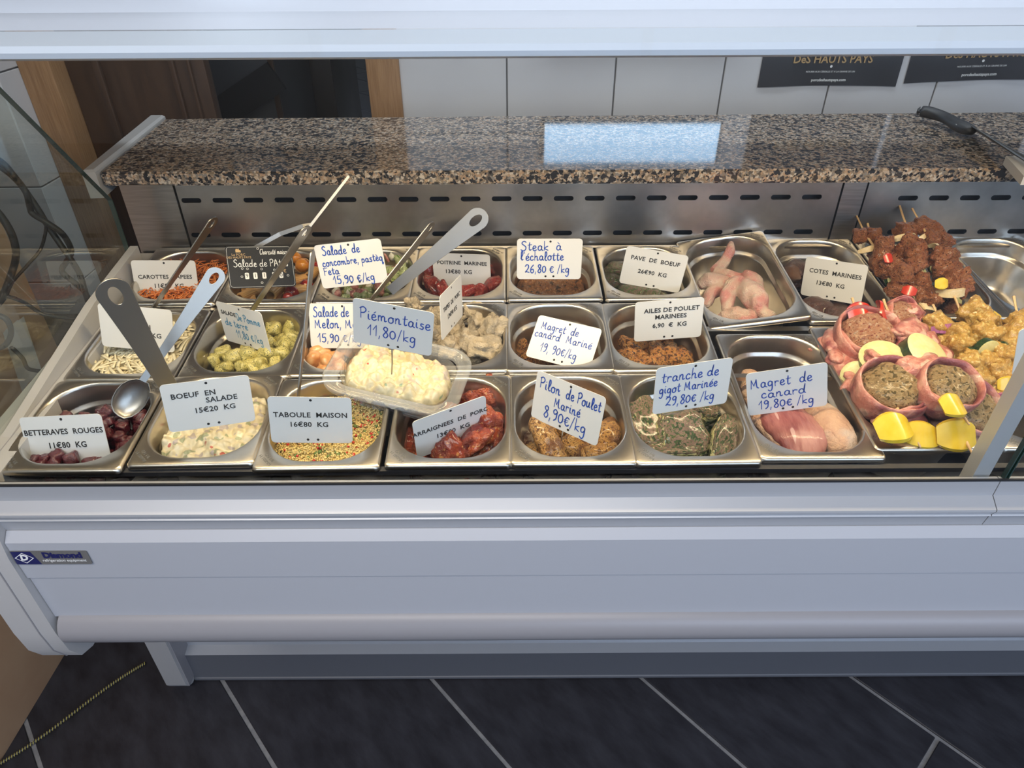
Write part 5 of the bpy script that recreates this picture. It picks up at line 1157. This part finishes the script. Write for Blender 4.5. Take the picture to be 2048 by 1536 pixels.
# chicken skewers
def z2(x, y): return 1600+x*.2605, 560+y*.2605
def zj(L): return [(it[0],)+z2(it[1], it[2])+tuple(it[3:]) for it in L]
GK = 'curried chicken skewers'
skewer('left chicken skewer with a purple onion on its upper end', 'curry_chicken', zj([('m', 1055, 350, .030, 0.0189), ('red_onion', 1180, 375, .034, .028, R3(60, 10, 20)), ('m', 1210, 430, .030, 0.0181), ('m', 1230, 520, .026, 0.0189), ('m', 1150, 500, .018, 0.0172), ('zuc', 1195, 615, .010, .014, R3(60, 40, 0)), ('zuc', 1290, 585, .022, .015, R3(-80, 60, 20)), ('m', 1300, 660, .022, 0.0189), ('m', 1340, 740, .014, 0.0181), ('m', 1390, 790, .018, 0.0138), ('m', 1400, 870, .004, 0.0172), ('m', 1500, 1040, -.015, 0.0172), ('m', 1440, 950, -.006, 0.0155)]),
       [Vector(dk(*z2(1020, 190), .044)), dk(*z2(1070, 300), .034), dk(*z2(1200, 500), .018), dk(*z2(1400, 850), -.01)], GK)
skewer('middle chicken skewer with zucchini chunks and yellow pepper', 'curry_chicken', zj([('m', 1330, 250, .042, 0.0198), ('m', 1410, 320, .036, 0.0189), ('yellow', 1515, 262, .040, .013, R3(30, 0, 70)), ('m', 1440, 430, .034, 0.0189), ('m', 1370, 430, .028, 0.0172), ('m', 1520, 450, .026, 0.0172), ('zuc', 1425, 535, .034, .017, R3(80, 60, 0)), ('zuc', 1535, 540, .028, .014, R3(-75, 50, 10)), ('m', 1560, 600, .026, 0.0189), ('m', 1440, 660, .020, 0.0189), ('m', 1540, 730, .018, 0.0198), ('yellow', 1590, 800, .026, .020, R3(60, 0, 5)), ('m', 1560, 860, .010, 0.0172), ('red_onion', 1470, 930, .006, .018, R3(60, 0, 0)), ('m', 1590, 940, .004, 0.0172)]),
       [dk(*z2(1315, 135), .060), dk(*z2(1340, 200), .050), dk(*z2(1440, 450), .03), dk(*z2(1590, 850), .0)], GK)
skewer('right chicken skewer beside the cut off card', 'curry_chicken', zj([('m', 1690, 340, .044, 0.0189), ('m', 1650, 420, .038, 0.0189), ('m', 1620, 490, .030, 0.0172), ('m', 1700, 520, .030, 0.0189), ('zuc', 1640, 550, .02, .014, R3(70, 30, 0)), ('m', 1660, 620, .024, 0.0189), ('m', 1690, 720, .018, 0.0189), ('red_onion', 1675, 840, .020, .026, R3(60, 0, 40)), ('m', 1590, 420, .018, 0.0155), ('m', 1640, 900, .0, 0.0172)]),
       [dk(*z2(1640, 125), .066), dk(*z2(1672, 275), .050), dk(*z2(1670, 500), .03), dk(*z2(1690, 760), .0)], GK)
skewer('hidden chicken skewer, only its stick tip showing', 'curry_chicken', zj([('m', 1640, 380, .012, 0.0155), ('m', 1560, 380, .015, 0.0155), ('m', 1480, 400, .01, 0.0155), ('m', 1600, 780, -.01, 0.0172), ('m', 1480, 800, -.01, 0.0172)]), [dk(*z2(1600, 295), .026), dk(*z2(1625, 390), .014), dk(*z2(1640, 500), .0)], GK)
# bacon wrapped skewers
def roll(P, R, Hh, core, tilt, r, seed, start=0):
    """slice of stuffed roll: minced core with a strip of bacon wound round it"""
    M = Matrix.LocRotScale(Vector(P), Euler([radians(a) for a in tilt]), Vector((R, R, R)))
    V, Fs = ICO[4]; out = []
    for v in V:
        q = v.copy(); rr = sqrt(q.x*q.x+q.y*q.y); k = .90*(1+.10*noise.noise(v*2.2+Vector((seed, 0, 0)))+.05*noise.noise(v*7+Vector((seed, 0, 0))))
        out.append((q.x*k, q.y*k, max(-Hh/R*.5, min(1, q.z*1.15))*.60*(1+.20*noise.noise(v*5+Vector((seed, 3, 0))))))
    obj('stuffing', mesh('stuffing', out, Fs, F[core], True), r, M)
    n = 64; rings = []; turns = 1.22
    for i in range(n+1):
        a = 2*pi*turns*i/n + start; rad = .90 + .14*i/n + .09*noise.noise(Vector((cos(a)*1.5, sin(a)*1.5, seed)))
        th = .085; e = min(1, i/4, (n-i)/4)*.6+.4; hz = Hh/R*.60*(1+.34*noise.noise(Vector((cos(a)*1.3, sin(a)*1.3, seed+5))))*e; z0 = .10*noise.noise(Vector((cos(a)*1.1, sin(a)*1.1, seed+9)))
        ring = []
        for k in range(10):
            b = 2*pi*k/10; ring.append(((rad+th*cos(b))*cos(a), (rad+th*cos(b))*sin(a), z0+hz*(1.0*sin(b) if abs(sin(b)) < .9 else .97*sin(b)) - abs(cos(b))*0))
        rings.append(ring)
    obj('bacon_strip', loft('bacon_strip', rings, F['bacon'], smooth=True), r, M)
GR = 'bacon wrapped skewers'
def rskew(lab, stick, parts):
    r = empty('skewer', Matrix.Translation(stick[0])); tag(r, lab, 'skewer', GR)
    obj('stick', tube_me('stick', [p-stick[0] for p in stick], [.0022]*(len(stick)-1)+[.0012], M_['wood'], 8), r)
    for i, p in enumerate(parts):
        x, y = z2(p[1], p[2]); P = dk(x, y, p[3]) - stick[0]
        if p[0] == 'roll': roll(P, p[4], p[5], p[6], p[7], r, i*3.7+x*.1, start=p[8] if len(p) > 8 else 0)
        elif p[0] == 'flap': 
            o = place('bacon_fold', blob_me('bacon_fold', F['bacon'], int(x), dims=(1.3, .8, .55), amp=.35, sub=4), P, p[4], p[5], r)
        else: place(PNAME[p[0]], PARTS[p[0]], P, p[4], p[5], r)
rskew('left bacon wrapped skewer with two large minced meat rolls', [dk(*z2(400, 140), .048), dk(*z2(440, 260), .040), dk(*z2(620, 650), .022), dk(*z2(755, 1010), .022), dk(*z2(800, 1120), .02)],
      [('red', 470, 250, .044, .032, R3(45, 0, 12)), ('flap', 560, 300, .034, .020, R3(0, 0, 20)), ('roll', 515, 440, .022, .0440, .036, 'sausage_meat', (20, -8, 10), 2.6),
       ('zuc', 620, 620, .030, .030, R3(18, -14, 0)), ('flap', 560, 590, .034, .017, R3(10, 20, 60)), ('roll', 690, 850, .020, .0445, .038, 'green_meat', (22, -4, 0), 4.4),
       ('yellow', 730, 1130, .024, .040, R3(30, 0, 12))])
rskew('middle bacon wrapped skewer with a yellow pepper square before the tip', [dk(*z2(640, 150), .052), dk(*z2(680, 250), .044), dk(*z2(960, 600), .034), dk(*z2(1190, 950), .030), dk(*z2(1300, 1110), .034)],
      [('red', 640, 240, .046, .032, R3(60, 0, 75)), ('roll', 775, 275, .034, .026, .026, 'sausage_meat', (30, 10, 0), 1.0), ('flap', 850, 240, .040, .018, R3(0, 10, 0)), ('flap', 860, 400, .036, .026, R3(20, 0, 40)), ('flap', 740, 410, .028, .022, R3(0, 30, 70)),
       ('flap', 960, 470, .028, .022, R3(0, 0, 50)), ('zuc', 940, 590, .038, .034, R3(22, 20, 0)), ('flap', 900, 660, .042, .026, R3(0, 0, 20)), ('flap', 1060, 590, .022, .024, R3(0, 0, 60)),
       ('roll', 1120, 840, .034, .0400, .034, 'green_meat', (24, 8, 0), 3.3), ('yellow', 1190, 960, .052, .032, R3(30, 10, 20))])
rskew('lower right bacon wrapped skewer with a yellow pepper square at the end', [dk(*z2(980, 420), .010), dk(*z2(1100, 800), .004), dk(*z2(1260, 1210), .014), dk(*z2(1342, 1368), .010)],
      [('red', 1030, 450, .018, .020, R3(40, 0, -30)), ('roll', 1270, 1000, .004, .044, .040, 'green_meat', (28, 14, 0), 5.5), ('yellow', 1215, 1190, .018, .040, R3(50, 0, 0)), ('flap', 1100, 760, .0, .028, R3(0, 0, 40)), ('flap', 1080, 540, .012, .022, R3(0, 0, 60))])
rskew('bottom left bacon wrapped skewer, mostly under the others', [dk(*z2(320, 290), .020), dk(*z2(350, 370), .012), dk(*z2(500, 800), .0), dk(*z2(890, 1220), .006), dk(*z2(925, 1285), .004)],
      [('flap', 270, 460, .006, .024, R3(0, 0, 70)), ('flap', 290, 590, .004, .020, R3(0, 0, 50)), ('flap', 380, 680, .0, .026, R3(0, 0, 60)), ('zuc', 440, 740, .006, .022, R3(40, -50, 0)), ('flap', 480, 800, -.006, .03, R3(0, 0, 40)), ('yellow', 930, 1190, .010, .035, R3(40, 0, -18)), ('flap', 760, 1040, .0, .03, R3(0, 0, 0)), ('flap', 260, 520, -.01, .03, R3(0, 0, 0)), ('flap', 600, 1000, -.012, .03, R3(0, 0, 0)), ('flap', 1000, 900, -.01, .035, R3(0, 0, 0))])
